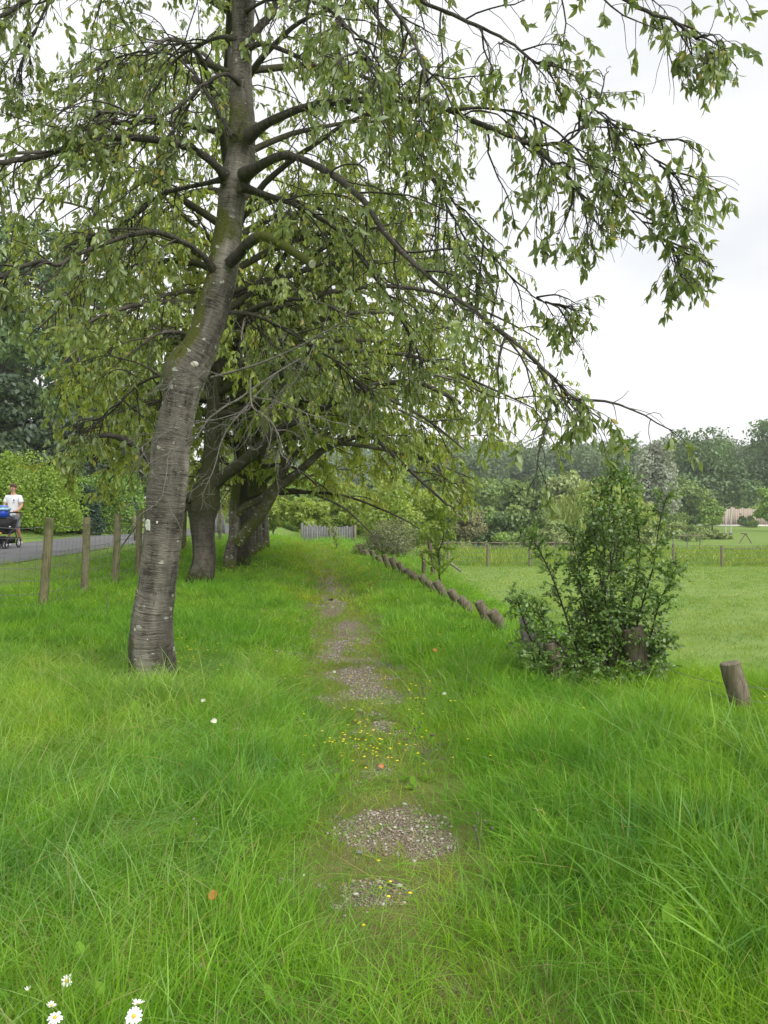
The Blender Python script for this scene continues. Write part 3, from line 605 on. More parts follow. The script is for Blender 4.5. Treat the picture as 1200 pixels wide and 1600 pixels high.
# limbs traced from the photograph: points, depth offset at the far end, start and end radius (px), leafiness
LIMBS = [
 ([(385, 215), (405, 200), (430, 185), (470, 168), (520, 158), (600, 153), (670, 160), (740, 190), (790, 213), (820, 225), (860, 255), (895, 300), (925, 345)], -1.0, 11, 2.2, 1.),
 ([(815, 222), (845, 226), (880, 222), (903, 205), (925, 172), (960, 200), (1000, 240), (1035, 300)], -1.05, 3, 1.0, 1.),
 ([(380, 275), (400, 262), (430, 246), (455, 244), (500, 262), (545, 290), (575, 318), (600, 355), (640, 400), (700, 450), (760, 490), (810, 530), (850, 570), (895, 612)], -1.9, 11, 1.8, 1.),
 ([(352, 275), (340, 262), (318, 243), (280, 228), (210, 217), (150, 222), (100, 232), (50, 243), (0, 248), (-70, 262)], -.8, 10, 4, .8),
 ([(350, 280), (330, 284), (290, 290), (245, 303), (210, 330), (180, 345), (165, 358), (120, 372)], .7, 6.5, 2, 1.),
 ([(335, 425), (322, 405), (300, 385), (265, 367), (235, 360), (180, 370), (130, 385), (92, 400), (60, 385), (20, 395), (-40, 420)], -1.1, 7, 3, 1.),
 ([(372, 62), (345, 58), (320, 65), (295, 78), (270, 100), (235, 150), (200, 205), (175, 260), (150, 330)], 1.1, 5, 1.5, .9),
 ([(365, 215), (350, 190), (330, 155), (305, 125), (270, 95), (220, 85), (160, 100)], 1.3, 6, 2, 1.),
 ([(375, 290), (400, 300), (430, 310), (470, 325), (520, 352), (560, 385), (600, 440), (640, 500), (670, 560)], 1.0, 9, 2.5, 1.),
 ([(345, 492), (365, 487), (400, 492), (440, 508), (480, 530), (530, 560), (570, 600)], 1.0, 6, 2, 1.),
 ([(382, 75), (400, 50), (425, 20), (440, -15), (470, -70), (540, -120), (640, -130)], .2, 10, 4, 1.),
 ([(382, 78), (410, 68), (450, 80), (490, 98), (560, 140), (620, 172), (650, 230), (690, 285), (730, 350), (775, 420)], -.4, 6, 1.8, 1.),
 ([(388, -120), (440, -180), (540, -210), (700, -160), (850, -70), (970, -10), (1050, 25), (1100, 50)], -1.2, 11, 2, 1.),
 ([(385, -60), (330, -100), (240, -100), (140, -50), (50, 10), (-30, 60)], -1.0, 9, 3, 1.),
 ([(390, -170), (460, -160), (560, -80), (640, -10), (720, 30), (800, 70), (860, 120)], -.5, 8, 2, 1.),
 ([(384, -30), (450, -60), (520, -50), (590, -10), (640, 60), (665, 130)], -1.4, 7, 2, 1.),
 ([(386, -100), (350, -160), (260, -170), (180, -120), (110, -60), (60, 40), (30, 110)], .8, 8, 2, 1.),
 ([(375, 130), (350, 115), (310, 135), (270, 170), (230, 180), (180, 170), (120, 160)], -.7, 5, 2, .9),
 ([(290, 600), (262, 585), (235, 590), (205, 610), (180, 640), (150, 665)], .9, 4.5, 1.5, .55),
 ([(388, -240), (450, -300), (560, -330), (680, -300), (800, -220), (900, -130)], -.3, 8, 2, 1.),
 ([(390, -240), (330, -300), (220, -310), (110, -240), (20, -150)], .2, 8, 2, 1.),
 ([(380, 20), (420, 0), (480, 0), (540, 40), (575, 100)], -1.7, 4, 1.5, .8),
 ([(520, 158), (560, 175), (600, 185), (640, 215), (680, 270), (720, 330), (770, 400), (830, 460), (880, 470)], -.2, 4, 1.2, .8),
 ([(700, 172), (760, 170), (830, 185), (890, 230), (940, 290), (1000, 360), (1050, 400)], -.6, 3, 1., .9),
]
PTS, LEAFY = [], []
for pts, dd, r0, r1, lf in LIMBS:
    d0 = D1; 
    if pts[0] == (815, 222): d0 = D1 - .85
    if pts[0] == (520, 158): d0 = D1 - .35
    if pts[0] == (700, 172): d0 = D1 - .55
    L = line(pts, d0, D1 + dd, 1.1); n = 40; q = resample(L, n); q = q + .012 * np.cumsum(rng.randn(n, 3) * .6, 0) * np.linspace(0, 1, n)[:, None]
    rr = (r0 + (r1 - r0) * np.linspace(0, 1, n) ** .6) / FOC * D1 * .78 * (1 + .16 * (vnoise(np.arange(n) * .5, 0 * np.arange(n) + r0) - .5)); rr[:5] *= np.array([1.35, 1.4, 1.3, 1.15, 1.05])
    m = MB(); m.tube(q, rr, 10, moss=.18 * np.exp(-np.linspace(0, 5, n)) + .1, disp=lambda Lx, a: 1 + .14 * (vnoise(Lx * 9 + 3 * np.cos(a), 3 * np.sin(a) + 7) - .5))
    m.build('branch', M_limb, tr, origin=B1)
    PTS.append(resample(q, 16)); LEAFY.append(lf)
# sawn mossy limb
n = 24; q = resample(line([(358, 412), (375, 395), (388, 380), (410, 369), (440, 382), (468, 400), (487, 412)], D1 - .05, D1 - .55), n)
m = MB(); m.tube(q, np.linspace(10, 6.5, n) / FOC * D1 * .9, 12, moss=np.where(np.arange(n) > 10, .75, .15)); bs = m.build('sawn_branch', M_limb, tr, origin=B1)
e = q[-1]; dq = nrm(q[-1] - q[-2]); m = MB(); m.tube([e - dq * .01, e + dq * .012], .029, 12); m.build('cut_face', plain('pale_cut_wood', (.5, .49, .42), .8), bs, origin=B1)
LP = np.stack(PTS); LEAFY = np.array(LEAFY); limlen = np.linalg.norm(np.diff(LP, axis=1), axis=2).sum(1)
S2, _ = spawn(rng, LP, 15, .2, 1., .50 + .18 * limlen, 9, along=.75, out=.75, up=-.02, grav=.10, wob=.16)
S2 = np.concatenate([S2, spawn(rng, LP, 4, .88, 1., .5, 9, along=1., out=.4, up=0, grav=.12, wob=.12)[0]])
leafy2 = np.concatenate([np.repeat(LEAFY, 15), np.repeat(LEAFY, 4)])
S3, _ = spawn(rng, S2, 7, .2, 1., .42, 6, along=.6, out=.8, up=-.05, grav=.22, wob=.18)
leafy3 = np.repeat(leafy2, 7)
V, F, bk = tubes(S2, np.repeat(np.linspace(.0085, .0028, 9)[None], len(S2), 0), 4); m = MB(); m.add(V, F, moss=.1, bark=bk)
V, F, bk = tubes(S3, np.repeat(np.linspace(.0032, .0014, 6)[None], len(S3), 0), 3); m.add(V, F, moss=.1, bark=bk)
m.build('twigs', M_limb, tr, origin=B1, kind='stuff')
ps, ts = on_lines(rng, S3, 10, .5, 1.0); lf = np.repeat(leafy3, 10)
clump = np.repeat(rng.rand(len(S3)) < .60, 10)        # many twigs are bare in the photograph
keep = clump & (rng.rand(len(ps)) < lf); ps, ts = ps[keep], ts[keep]; n = len(ps)
dr = nrm(ts * .5 + rng.randn(n, 3) * .62 + np.array([0, 0, -.75])); R = leaf_frames(rng, ps, dr, nrm(rng.randn(n, 3) + np.array([0, 0, .6])))
size = .038 + .056 * rng.rand(n) ** .8; rn = rng.rand(n)
# the 300 leaves nearest the camera are single objects, the rest one mass
view = np.linalg.norm(ps - np.array([0, 0, EYE]), axis=1); ppx = 600 + ps[:, 0] / ps[:, 1] * FOC; ppy = 800 - (ps[:, 2] - EYE) / ps[:, 1] * FOC
inview = (ppx > 0) & (ppx < 1200) & (ppy > 0) & (ppy < 1600); order = np.argsort(np.where(inview, view / size, 1e6))[:300]; rest = np.ones(n, bool); rest[order] = False
crown = obj('leaves', leaves_mesh('leaves', ps[rest] - B1, R[rest], size[rest], LEAF8, M_leaf1, rn[rest]), tr, kind='stuff')
lm = [leaves_mesh('leaf', np.zeros((1, 3)), np.eye(3)[None], np.ones(1), LEAF8, M_leaf1, np.array([v])) for v in (.1, .3, .5, .7, .9)]
for q in order:
    o = bpy.data.objects.new('leaf', lm[int(rn[q] * 4.999)]); COL.objects.link(o); o.parent = crown
    o.matrix_local = Matrix.Translation(ps[q] - B1) @ Matrix(R[q]).to_4x4() @ Matrix.Scale(size[q], 4)
NLEAF1 = n
# dead grey twigs hanging about the trunk
DB = [([(330, 590), (400, 570), (470, 540), (540, 500)], -.9, 4, 1.2), ([(391, 590), (392, 625), (398, 640), (425, 660), (440, 695), (432, 720)], -.95, 2.4, .8),
      ([(470, 560), (420, 590), (370, 625), (330, 650), (300, 690), (265, 705), (262, 730), (250, 785), (228, 790)], -.9, 2.2, .8), ([(430, 585), (380, 640), (350, 680), (335, 730), (320, 765)], -.8, 2.2, .8),
      ([(390, 640), (340, 655), (290, 665), (240, 685), (215, 705)], -.8, 1.6, .6), ([(395, 620), (440, 630), (490, 650), (560, 670)], -.9, 1.8, .7), ([(500, 520), (470, 580), (440, 620), (400, 650), (370, 700)], -.6, 1.8, .7),
      ([(355, 590), (320, 580), (280, 590), (255, 605)], -.6, 1.5, .6)]
DP = []; m = MB()
for pts, dd, r0, r1 in DB:
    q = resample(line(pts, D1 - .30 if pts[0] == (330, 590) else D1 + dd * .8, D1 + dd), 14); DP.append(q); m.tube(q, np.linspace(r0, r1, 14) / FOC * D1 * .55, 6)
db = m.build('dead_branch', M_dead, tr, origin=B1)
DP = np.stack(DP); d2, _ = spawn(rng, DP, 12, .15, 1., .42, 7, along=.7, out=.7, grav=.14, wob=.30); d3, _ = spawn(rng, d2, 4, .2, 1., .17, 5, along=.6, out=.8, grav=.08, wob=.3)
m = MB(); V, F, bk = tubes(d2, np.repeat(np.linspace(.0032, .0017, 7)[None], len(d2), 0), 4); m.add(V, F, bark=bk); V, F, bk = tubes(d3, np.repeat(np.linspace(.0020, .0012, 5)[None], len(d3), 0), 3); m.add(V, F, bark=bk)
m.build('dead_twigs', M_dead, tr, origin=B1, kind='stuff')

# ------------------------------------------------------------------ the row of cherries behind it
def proc_limb(rng, base, az, L, e0, grav, n=14, wob=.05):
    d = np.array([math.cos(az) * math.cos(e0), math.sin(az) * math.cos(e0), math.sin(e0)]); q = np.array(base, float); out = [q]
    for k in range(n - 1): d = nrm(d + np.array([0, 0, -grav]) + wob * rng.randn(3)); q = q + d * L / (n - 1); out.append(q)
    return np.array(out)
def row_tree(seed, base, label, trunk, limbs, procs, leaf_m, bark_m, leafsz, nleaf, n2=13, n3=7, tmpl=LEAF2, twr=1.0, low=(2.9, 2.5, 1.5, .9)):
    rng = np.random.RandomState(seed); base = np.array(base); t = thing('cherry_tree', label, 'tree', base, group='cherry trees in a row along the fence')
    pts, rr = trunk; n = 50; q = resample(pts, n); r_ = np.interp(np.linspace(0, len(rr) - 1, n), range(len(rr)), rr)
    m = MB(); m.tube(q, r_, 22, moss=np.interp(q[:, 2] - base[2], [0, .25, .6, 1.1, 1.6, 2.2, 6], [.55, .25, .1, .25, .55, .4, .2]),
        disp=lambda L, a: 1 + .13 * np.exp(-L / .25) * np.cos(4 * a + seed) + .16 * (vnoise(L * 3 + 2 * np.cos(a), 2 * np.sin(a) + seed) - .5)); m.build('trunk', bark_m, t, origin=base)
    LL = []
    for pl, r0, r1 in limbs: LL.append((np.array(pl), r0, r1))
    for (hgt, az, L, e0, g, r0) in procs:
        i = int(np.argmin(np.abs(q[:, 2] - base[2] - hgt))); LL.append((proc_limb(rng, q[i], az, L, e0, g), r0, .012))
    P16 = []
    for pl, r0, r1 in LL:
        pl = resample(pl, 20); m = MB(); m.tube(pl, np.linspace(r0, r1, 20) * .9, 8, moss=np.linspace(.4, .1, 20)); m.build('branch', bark_m, t, origin=base); P16.append(resample(pl, 16))
    LP = np.stack(P16); ll = np.linalg.norm(np.diff(LP, axis=1), axis=2).sum(1)
    def clear(PT): e = PT[:, -1]; return (e[:, 2] - base[2]) > np.interp(np.hypot(e[:, 0] - base[0], e[:, 1] - base[1]), [0, 2.2, 3.4, 5], low)
    s2, _ = spawn(rng, LP, n2, .2, 1., .5 + .28 * ll, 8, along=.7, out=.8, up=.0, grav=.12, wob=.15); s2 = s2[clear(s2)]; s3, _ = spawn(rng, s2, n3, .15, 1., .55, 5, along=.6, out=.8, grav=.22, wob=.18); s3 = s3[clear(s3)]
    m = MB(); V, F, bk = tubes(s2, np.repeat(np.linspace(.014, .005, 8)[None], len(s2), 0) * twr, 3); m.add(V, F, moss=.1, bark=bk); V, F, bk = tubes(s3, np.repeat(np.linspace(.005, .0025, 5)[None], len(s3), 0) * twr, 3); m.add(V, F, moss=.1, bark=bk)
    m.build('twigs', M_limb, t, origin=base, kind='stuff')
    per = max(1, int(round(nleaf / len(s3)))); ps, ts = on_lines(rng, s3, per, .15, 1.); n = len(ps)
    dr = nrm(ts * .4 + rng.randn(n, 3) * .42 + np.array([0, 0, -.9])); R = leaf_frames(rng, ps, dr, nrm(rng.randn(n, 3) + np.array([0, 0, .4])))
    obj('leaves', leaves_mesh('leaves', ps - base, R, leafsz * (.75 + .5 * rng.rand(n)), tmpl, leaf_m, rng.rand(n)), t, kind='stuff')
    return t
def procs(seed, n, h0, h1, L0, L1, e=(.15, .75), g=(.06, .12), r0=.05, az0=0):
    r = np.random.RandomState(seed); return [(h0 + (h1 - h0) * i / n, az0 + i * 2.4 + .4 * r.randn(), L0 + (L1 - L0) * r.rand(), e[0] + (e[1] - e[0]) * r.rand() + .25 * i / n, g[0] + (g[1] - g[0]) * r.rand(), r0) for i in range(n)]
b = G(312, 910); D = b[1]
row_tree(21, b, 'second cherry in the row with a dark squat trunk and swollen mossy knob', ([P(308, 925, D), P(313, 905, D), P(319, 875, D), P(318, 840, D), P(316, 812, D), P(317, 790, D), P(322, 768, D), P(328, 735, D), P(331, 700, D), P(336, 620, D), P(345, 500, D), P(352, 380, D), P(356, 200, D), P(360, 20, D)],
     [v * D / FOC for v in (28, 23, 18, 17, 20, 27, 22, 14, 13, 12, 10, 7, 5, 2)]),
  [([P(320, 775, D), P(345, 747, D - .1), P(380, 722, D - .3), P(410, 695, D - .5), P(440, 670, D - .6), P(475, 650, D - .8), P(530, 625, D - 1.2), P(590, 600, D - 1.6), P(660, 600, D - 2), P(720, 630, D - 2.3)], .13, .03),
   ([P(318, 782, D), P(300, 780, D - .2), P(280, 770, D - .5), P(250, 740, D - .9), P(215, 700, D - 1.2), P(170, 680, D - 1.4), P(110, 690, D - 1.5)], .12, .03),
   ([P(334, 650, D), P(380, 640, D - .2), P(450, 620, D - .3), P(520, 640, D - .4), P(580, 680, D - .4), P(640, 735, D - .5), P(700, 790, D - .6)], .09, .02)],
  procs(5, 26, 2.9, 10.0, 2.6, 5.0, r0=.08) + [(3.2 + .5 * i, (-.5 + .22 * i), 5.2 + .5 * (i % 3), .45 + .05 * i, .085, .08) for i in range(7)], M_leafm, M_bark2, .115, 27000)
b = G(360, 890); D = b[1]
row_tree(22, b, 'third cherry in the row with a grey trunk forking low to the right', ([P(356, 900, D), P(358, 888, D), P(361, 860, D), P(368, 838, D), P(366, 800, D), P(368, 770, D), P(374, 740, D), P(382, 690, D), P(390, 600, D), P(398, 480, D)],
     [v * D / FOC for v in (12.5, 11, 9.5, 11, 7.5, 6.5, 6, 5.5, 4, 2)]),
  [([P(368, 848, D), P(382, 832, D), P(402, 810, D), (P(418, 785, D)), P(430, 765, D), P(452, 748, D), P(470, 735, D - .1), P(510, 700, D - .2), P(570, 680, D - .4), P(640, 700, D - .8), P(700, 750, D - 1.)], .17, .03),
   ([P(366, 808, D), P(385, 790, D), P(410, 778, D), P(440, 745, D), P(470, 700, D), P(530, 670, D)], .10, .03),
   ([P(432, 764, D), P(440, 735, D), P(450, 700, D), P(480, 640, D), P(520, 590, D)], .09, .03)],
  procs(6, 18, 2.5, 7.0, 2.8, 5.2, r0=.07) + [(2.8 + .7 * i, (-.5 + .25 * i), 4.6 + .6 * (i % 3), .45 + .05 * i, .08, .06) for i in range(4)], M_leaf2, M_bark, .12, 21000)
for k, (px, py, h, seed, lab, L0, L1) in enumerate([(377, 882, 6.2, 31, 'short mossy cherry just behind the forked grey one', 2.2, 4.), (392, 875, 6.0, 32, 'slim young cherry with a narrow v-shaped fork in the row', 2.4, 4.4), (404, 867, 6.6, 33, 'small cherry near the far end of the row, pale yellow green', 2.5, 4.6), (415, 859, 7.5, 34, 'last cherry of the row before the grey fence', 3., 5.)]):
    b = G(px, py); r = .09 if k != 0 else .14; v = np.random.RandomState(seed)
    ln = [b + np.array([.12 * v.randn() * s, .1 * v.randn() * s, h * s]) for s in np.linspace(0, 1, 7)]; ln[0][2] -= .15
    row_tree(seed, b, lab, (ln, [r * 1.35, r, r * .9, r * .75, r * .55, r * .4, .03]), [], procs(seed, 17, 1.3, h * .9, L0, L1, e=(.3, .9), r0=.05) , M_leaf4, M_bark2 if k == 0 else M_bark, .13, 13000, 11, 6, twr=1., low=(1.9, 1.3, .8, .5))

# ------------------------------------------------------------------ dark green bush on the field edge
bb = G(945, 1062); D = bb[1]; rng = np.random.RandomState(8)
bt = thing('bush', 'dark green leafy bush with thin upright stems growing among the log posts', 'bush', bb)
STEMS = [([(945, 1070), (948, 1000), (955, 900), (952, 830), (955, 770), (970, 690)], 0), ([(975, 1075), (990, 1000), (1005, 940), (1022, 880), (1030, 820), (1042, 775)], -.15), ([(935, 1070), (925, 1000), (918, 930), (905, 880), (890, 830)], .1),
 ([(930, 1070), (900, 1010), (880, 950), (862, 900), (840, 855), (830, 840)], .15), ([(940, 1070), (945, 980), (938, 900), (930, 840), (925, 790)], -.2), ([(960, 1070), (975, 990), (975, 900), (975, 830), (985, 760)], .2),
 ([(905, 1075), (860, 1040), (830, 1000), (815, 960), (808, 935)], -.1), ([(985, 1075), (1010, 1020), (1025, 960), (1040, 920), (1060, 890)], -.3), ([(950, 1075), (960, 1000), (945, 930), (960, 860), (958, 800)], -.35), ([(945, 1070), (955, 960), (965, 860), (972, 790), (968, 735)], .1), ([(955, 1070), (940, 960), (945, 860), (938, 780), (955, 740)], .0), ([(950, 1070), (985, 950), (1000, 860), (990, 800)], .1), ([(940, 1070), (915, 960), (905, 890), (915, 830)], -.1),
 ([(920, 1075), (890, 1030), (868, 1000), (850, 975), (838, 950)], -.3), ([(990, 1078), (1010, 1050), (1028, 1020), (1035, 1000)], -.2), ([(900, 1078), (870, 1060), (850, 1050), (830, 1020)], -.2)]
BP = []
for pts, dd in STEMS:
    q = resample(line(pts, D, D + dd), 20); BP.append(resample(q, 16)); m = MB(); m.tube(q, np.linspace(.011, .003, 20), 6); m.build('stem', M_twig, bt, origin=bb)
BP = np.stack(BP); s2, tb = spawn(rng, BP, 30, .12, 1., .19, 6, along=.6, out=.8, up=.25, grav=.03, wob=.15); s2b, _ = spawn(rng, BP, 10, .0, .35, .32, 6, along=.2, out=1., up=.1, grav=.10, wob=.15)
s2 = np.concatenate([s2, s2b]); s3, _ = spawn(rng, s2, 3, .3, 1., .16, 4, along=.7, out=.7, up=.1, grav=.05, wob=.15)
m = MB(); V, F, bk = tubes(s2, np.repeat(np.linspace(.0035, .0015, 6)[None], len(s2), 0), 3); m.add(V, F); V, F, bk = tubes(s3, np.repeat(np.linspace(.0018, .001, 4)[None], len(s3), 0), 3); m.add(V, F); m.build('twigs', M_twig, bt, origin=bb, kind='stuff')
p1, t1 = on_lines(rng, s2, 9, .1, 1.); p2, t2 = on_lines(rng, s3, 6, .1, 1.); ps = np.concatenate([p1, p2]); ts = np.concatenate([t1, t2]); kp = ps[:, 2] > bb[2] + .02; ps, ts = ps[kp], ts[kp]; n = len(ps)
dr = nrm(ts * .6 + rng.randn(n, 3) * .6 + np.array([0, 0, -.1])); R = leaf_frames(rng, ps, dr, nrm(rng.randn(n, 3) * .6 + np.array([0, -.3, 1.]))); size = .023 + .018 * rng.rand(n); rn = rng.rand(n)
order = np.argsort(np.linalg.norm(ps - np.array([0, 0, EYE]), axis=1) / size)[:300]; rest = np.ones(n, bool); rest[order] = False
cr_ = obj('leaves', leaves_mesh('leaves', ps[rest] - bb, R[rest], size[rest], OVAL, M_leaf3, rn[rest]), bt, kind='stuff')
lm = [leaves_mesh('leaf', np.zeros((1, 3)), np.eye(3)[None], np.ones(1), OVAL, M_leaf3, np.array([v])) for v in (.2, .5, .8)]
for q in order:
    o = bpy.data.objects.new('leaf', lm[int(rn[q] * 2.999)]); COL.objects.link(o); o.parent = cr_
    o.matrix_local = Matrix.Translation(ps[q] - bb) @ Matrix(R[q]).to_4x4() @ Matrix.Scale(size[q], 4)
# young sapling beyond the logs
def sapling(name, label, b, h, m_leaf, nl, sz, spread=.35, seed=0, group=None):
    r = np.random.RandomState(seed); t = thing(name, label, 'sapling', b, group=group)
    q = np.array([[.02 * r.randn() * i, .02 * r.randn() * i, h * i / 7.] for i in range(8)]); m = MB(); m.tube(resample(q, 16), np.linspace(.02, .005, 16), 6); m.build('stem', M_twig, t)
    s2, _ = spawn(r, q[None], 34, .1, 1., spread * 1.3, 6, along=.5, out=.8, up=.2, grav=.06); m = MB(); V, F, bk = tubes(s2, np.repeat(np.linspace(.006, .002, 6)[None], len(s2), 0), 3); m.add(V, F); m.build('twigs', M_twig, t, kind='stuff')
    ps, ts = on_lines(r, s2, nl // 34, .1, 1.); n = len(ps); dr = nrm(ts * .7 + r.randn(n, 3) * .5); obj('leaves', leaves_mesh('leaves', ps, leaf_frames(r, ps, dr, nrm(r.randn(n, 3) + [0, 0, 1.])), sz * (.7 + .6 * r.rand(n)), LEAF2, m_leaf, r.rand(n)), t, kind='stuff')
    return t
b = G(688, 913); sapling('sapling', 'bright yellow green sapling standing behind the leaning log posts', b, 1.35, M_sap, 1500, .07, .42, 4)
b = G(527, 856); sapling('sapling', 'tiny sapling in front of the grey board fence', b + [0, -1, 0], .9, M_sap, 240, .07, .25, 5)
# ------------------------------------------------------------------ trees and shrubs farther off
def clumpy(rng, h, rx, ry, z0, nc, nl, sz, cr=.34, flat=.85, top=1., droop=0., core=True):
    """leaf faces on lumps that fill a crown; local frame, base at the origin"""
    c = nrm(rng.randn(nc, 3)) * (rng.rand(nc, 1) ** .4) * (.85 + .35 * rng.rand(nc, 1)); c[:, 2] = np.where(rng.rand(nc) < .35, -1 + .5 * rng.rand(nc), c[:, 2]); c[:, :2] *= np.where(c[:, 2:3] < -.5, 1.25, 1.)
    H = (h - z0) / 2.; cen = np.stack([c[:, 0] * rx * .75, c[:, 1] * ry * .75, z0 + H + c[:, 2] * H * .72], -1)
    tpr = 1 - (1 - top) * np.clip((cen[:, 2] - z0) / (h - z0), 0, 1); cen[:, :2] *= tpr[:, None]
    rr = cr * min(rx, H) * (.6 + .8 * rng.rand(nc)); w = rr ** 2; k = rng.choice(nc, nl, p=w / w.sum())
    d = nrm(rng.randn(nl, 3) + np.array([0, 0, .25])); f = (.72 + .4 * rng.rand(nl)) * (1 + .25 * (vnoise(d[:, 0] * 4 + k, d[:, 2] * 4 + k) - .5))
    ps = cen[k] + d * (rr[k] * f)[:, None] * np.array([1, 1, flat]); ps[:, 2] -= droop * rng.rand(nl) * rr[k] * 2; ps[:, 2] = np.maximum(ps[:, 2], .05)
    nr = nrm(d + .55 * rng.randn(nl, 3)); dr = nrm(np.cross(nr, rng.randn(nl, 3)) + np.array([0, 0, -droop * 3]))
    rn = np.clip(.5 + .25 * rng.randn(nl) + .35 * (rng.rand(nc)[k] - .5), 0, 1)
    return ps, leaf_frames(rng, ps, dr, nr), sz * (.6 + .8 * rng.rand(nl)), rn, cen, rr
QUAD = (np.array([[0, 0, 0], [.45, .3, .06], [1, 0, -.1], [.5, -.32, .05]]), np.array([[0, 2, 1], [0, 3, 2]]))
STRAND = (np.array([[0, 0, 0], [.4, .07, .02], [1, 0, -.1], [.4, -.07, .02]]), np.array([[0, 2, 1], [0, 3, 2]]))
def far_tree(name, label, base, h, rx, leaf, seed, nl=6000, sz=.3, z0=None, nc=26, cat='tree', tmpl=QUAD, group=None, trunk=True, ry=None, r_t=None, **k):
    rng = np.random.RandomState(seed); t = thing(name, label, cat, base, group=group); z0 = h * .04 if z0 is None else z0
    ps, R, s, rn, cen, rr = clumpy(rng, h, rx, ry or rx, z0, nc, nl, sz, **k)
    obj('crown', leaves_mesh('crown', ps, R, s, tmpl, leaf, rn), t, kind='stuff')
    if trunk:
        r_ = r_t or h * .022; m = MB(); q = resample([[0, 0, -.3], [.05 * rx * rng.randn(), 0, h * .3], [.07 * rx * rng.randn(), 0, h * .6], [0, 0, h * .86]], 12); m.tube(q, np.linspace(r_ * 1.25, r_ * .2, 12), 8)
        for i in range(0, nc, 2):
            a = q[int(4 + 5 * rng.rand())]; m.tube(resample([a, (a + cen[i]) / 2 + [0, 0, .1 * h * rng.rand()], cen[i]], 6), np.linspace(r_ * .4, r_ * .12, 6), 4, cap=False)
        m.build('trunk', M_far_bark, t)
    return t
L_ = lambda n, a, b, **k: leaf_mat(n, a, b, transl=k.pop('transl', .25), patch=k.pop('patch', .25), gloss=.03, **k)
M_oak = L_('oak_leaf', (0.088, 0.151, 0.053), (0.177, 0.274, 0.088)); M_mid = L_('mid_green_leaf', (0.151, 0.230, 0.063), (0.266, 0.372, 0.098)); M_pale = L_('pale_olive_leaf', (0.248, 0.319, 0.116), (0.407, 0.496, 0.177))
M_willow = L_('willow_leaf', (0.285, 0.375, 0.075), (0.480, 0.585, 0.150)); M_silver = L_('silver_leaf', (.26, .30, .22), (.46, .50, .40)); M_hill = L_('hill_wood_leaf', (0.088, 0.142, 0.063), (0.177, 0.248, 0.106), patch=.04)
M_hedge = L_('hedge_leaf', (0.180, 0.300, 0.038), (0.360, 0.510, 0.075), transl=.4); M_hedge2 = L_('green_hedge_leaf', (0.128, 0.240, 0.045), (0.255, 0.405, 0.075), transl=.35); M_dark = L_('dark_shrub_leaf', (0.033, 0.068, 0.042), (0.075, 0.128, 0.068))
M_fir = L_('conifer_leaf', (0.033, 0.060, 0.030), (0.090, 0.128, 0.053)); M_bright = L_('bright_leaf', (0.180, 0.300, 0.060), (0.300, 0.450, 0.090)); M_russet = L_('russet_leaf', (.19, .20, .09), (.31, .31, .14)); M_back = L_('backdrop_leaf', (0.150, 0.225, 0.045), (0.300, 0.390, 0.075), transl=.4)
M_hazel = leaf_mat('hazel_leaf', (.22, .32, .05), (.40, .50, .09), transl=.5, patch=.8, varia=.2)
def by_px(x, ybase, ytop, w, d):
    """position, height and half width of something that spans these pixels at distance d"""
    b = P(x, ybase, d); z = hz(b[0], d); top = P(x, ytop, d)[2]; return (b[0], d, z), top - z, w / 2. / FOC * d
def FT(name, label, x, yb, yt, w, d, leaf, seed, **k):
    b, h, r = by_px(x, yb, yt, w, d); return far_tree(name, label, b, h, r, leaf, seed, **k)
# right-hand side
G_ = 'trees beyond the field'
FT('oak_tree', 'broad dark green tree left of the pair at the right edge, beyond the field', 1098, 830, 652, 165, 148, M_oak, 41, nl=14000, sz=.62, nc=40, group=G_)
FT('oak_tree', 'tallest dark tree, cut by the right edge beyond the field', 1225, 830, 622, 150, 150, M_oak, 42, nl=12000, sz=.62, nc=34, group=G_)
FT('poplar_tree', 'silvery grey tree beside the broad dark tree', 1022, 845, 668, 82, 105, M_silver, 43, nl=11000, sz=.42, nc=34, group=G_, top=.55, cr=.30, flat=1.5, z0=1.)
FT('willow_tree', 'yellow green weeping willow behind the bush', 930, 862, 735, 150, 72, M_willow, 44, nl=16000, sz=.75, nc=40, group=G_, tmpl=STRAND, droop=.75, flat=1.3, z0=1.2)
FT('willow_tree', 'small weeping willow to the right of the larger one', 998, 858, 772, 80, 74, M_willow, 45, nl=7000, sz=.7, nc=20, group=G_, tmpl=STRAND, droop=.7, z0=.8)
FT('oak_tree', 'round dark green tree left of the willow', 815, 860, 742, 120, 84, M_mid, 46, nl=12000, sz=.42, nc=34, group=G_, z0=.6)
FT('oak_tree', 'pale round treetop rising between the dark tree and the willow', 852, 850, 740, 60, 96, M_pale, 47, nl=6000, sz=.42, nc=20, group=G_)
FT('oak_tree', 'olive tree just left of the willow crown', 880, 858, 730, 80, 92, M_pale, 48, nl=9000, sz=.45, nc=26, group=G_)
FT('ash_tree', 'pale olive tree with russet tints behind the field fence', 728, 862, 788, 68, 66, M_russet, 49, nl=12000, sz=.17, nc=34, group=G_, top=.8, z0=.6)
FT('shrub', 'dark scrubby shrub right of the russet tree', 775, 862, 800, 62, 68, M_oak, 50, nl=5000, sz=.3, nc=18, cat='shrub', group=G_, z0=.2)
FT('shrub', 'low bright green shrub at the foot of the dark round tree', 832, 863, 818, 64, 64, M_mid, 51, nl=4000, sz=.22, nc=16, cat='shrub', group=G_, z0=.1)
FT('shrub', 'small yellow green shrub behind the first fence post', 785, 863, 832, 42, 62, M_bright, 52, nl=2500, sz=.2, nc=10, cat='shrub', group=G_, z0=.05)
FT('shrub', 'grey green shrub left of the willow foot', 866, 863, 806, 50, 63, M_pale, 53, nl=3500, sz=.22, nc=14, cat='shrub', group=G_, z0=.1)
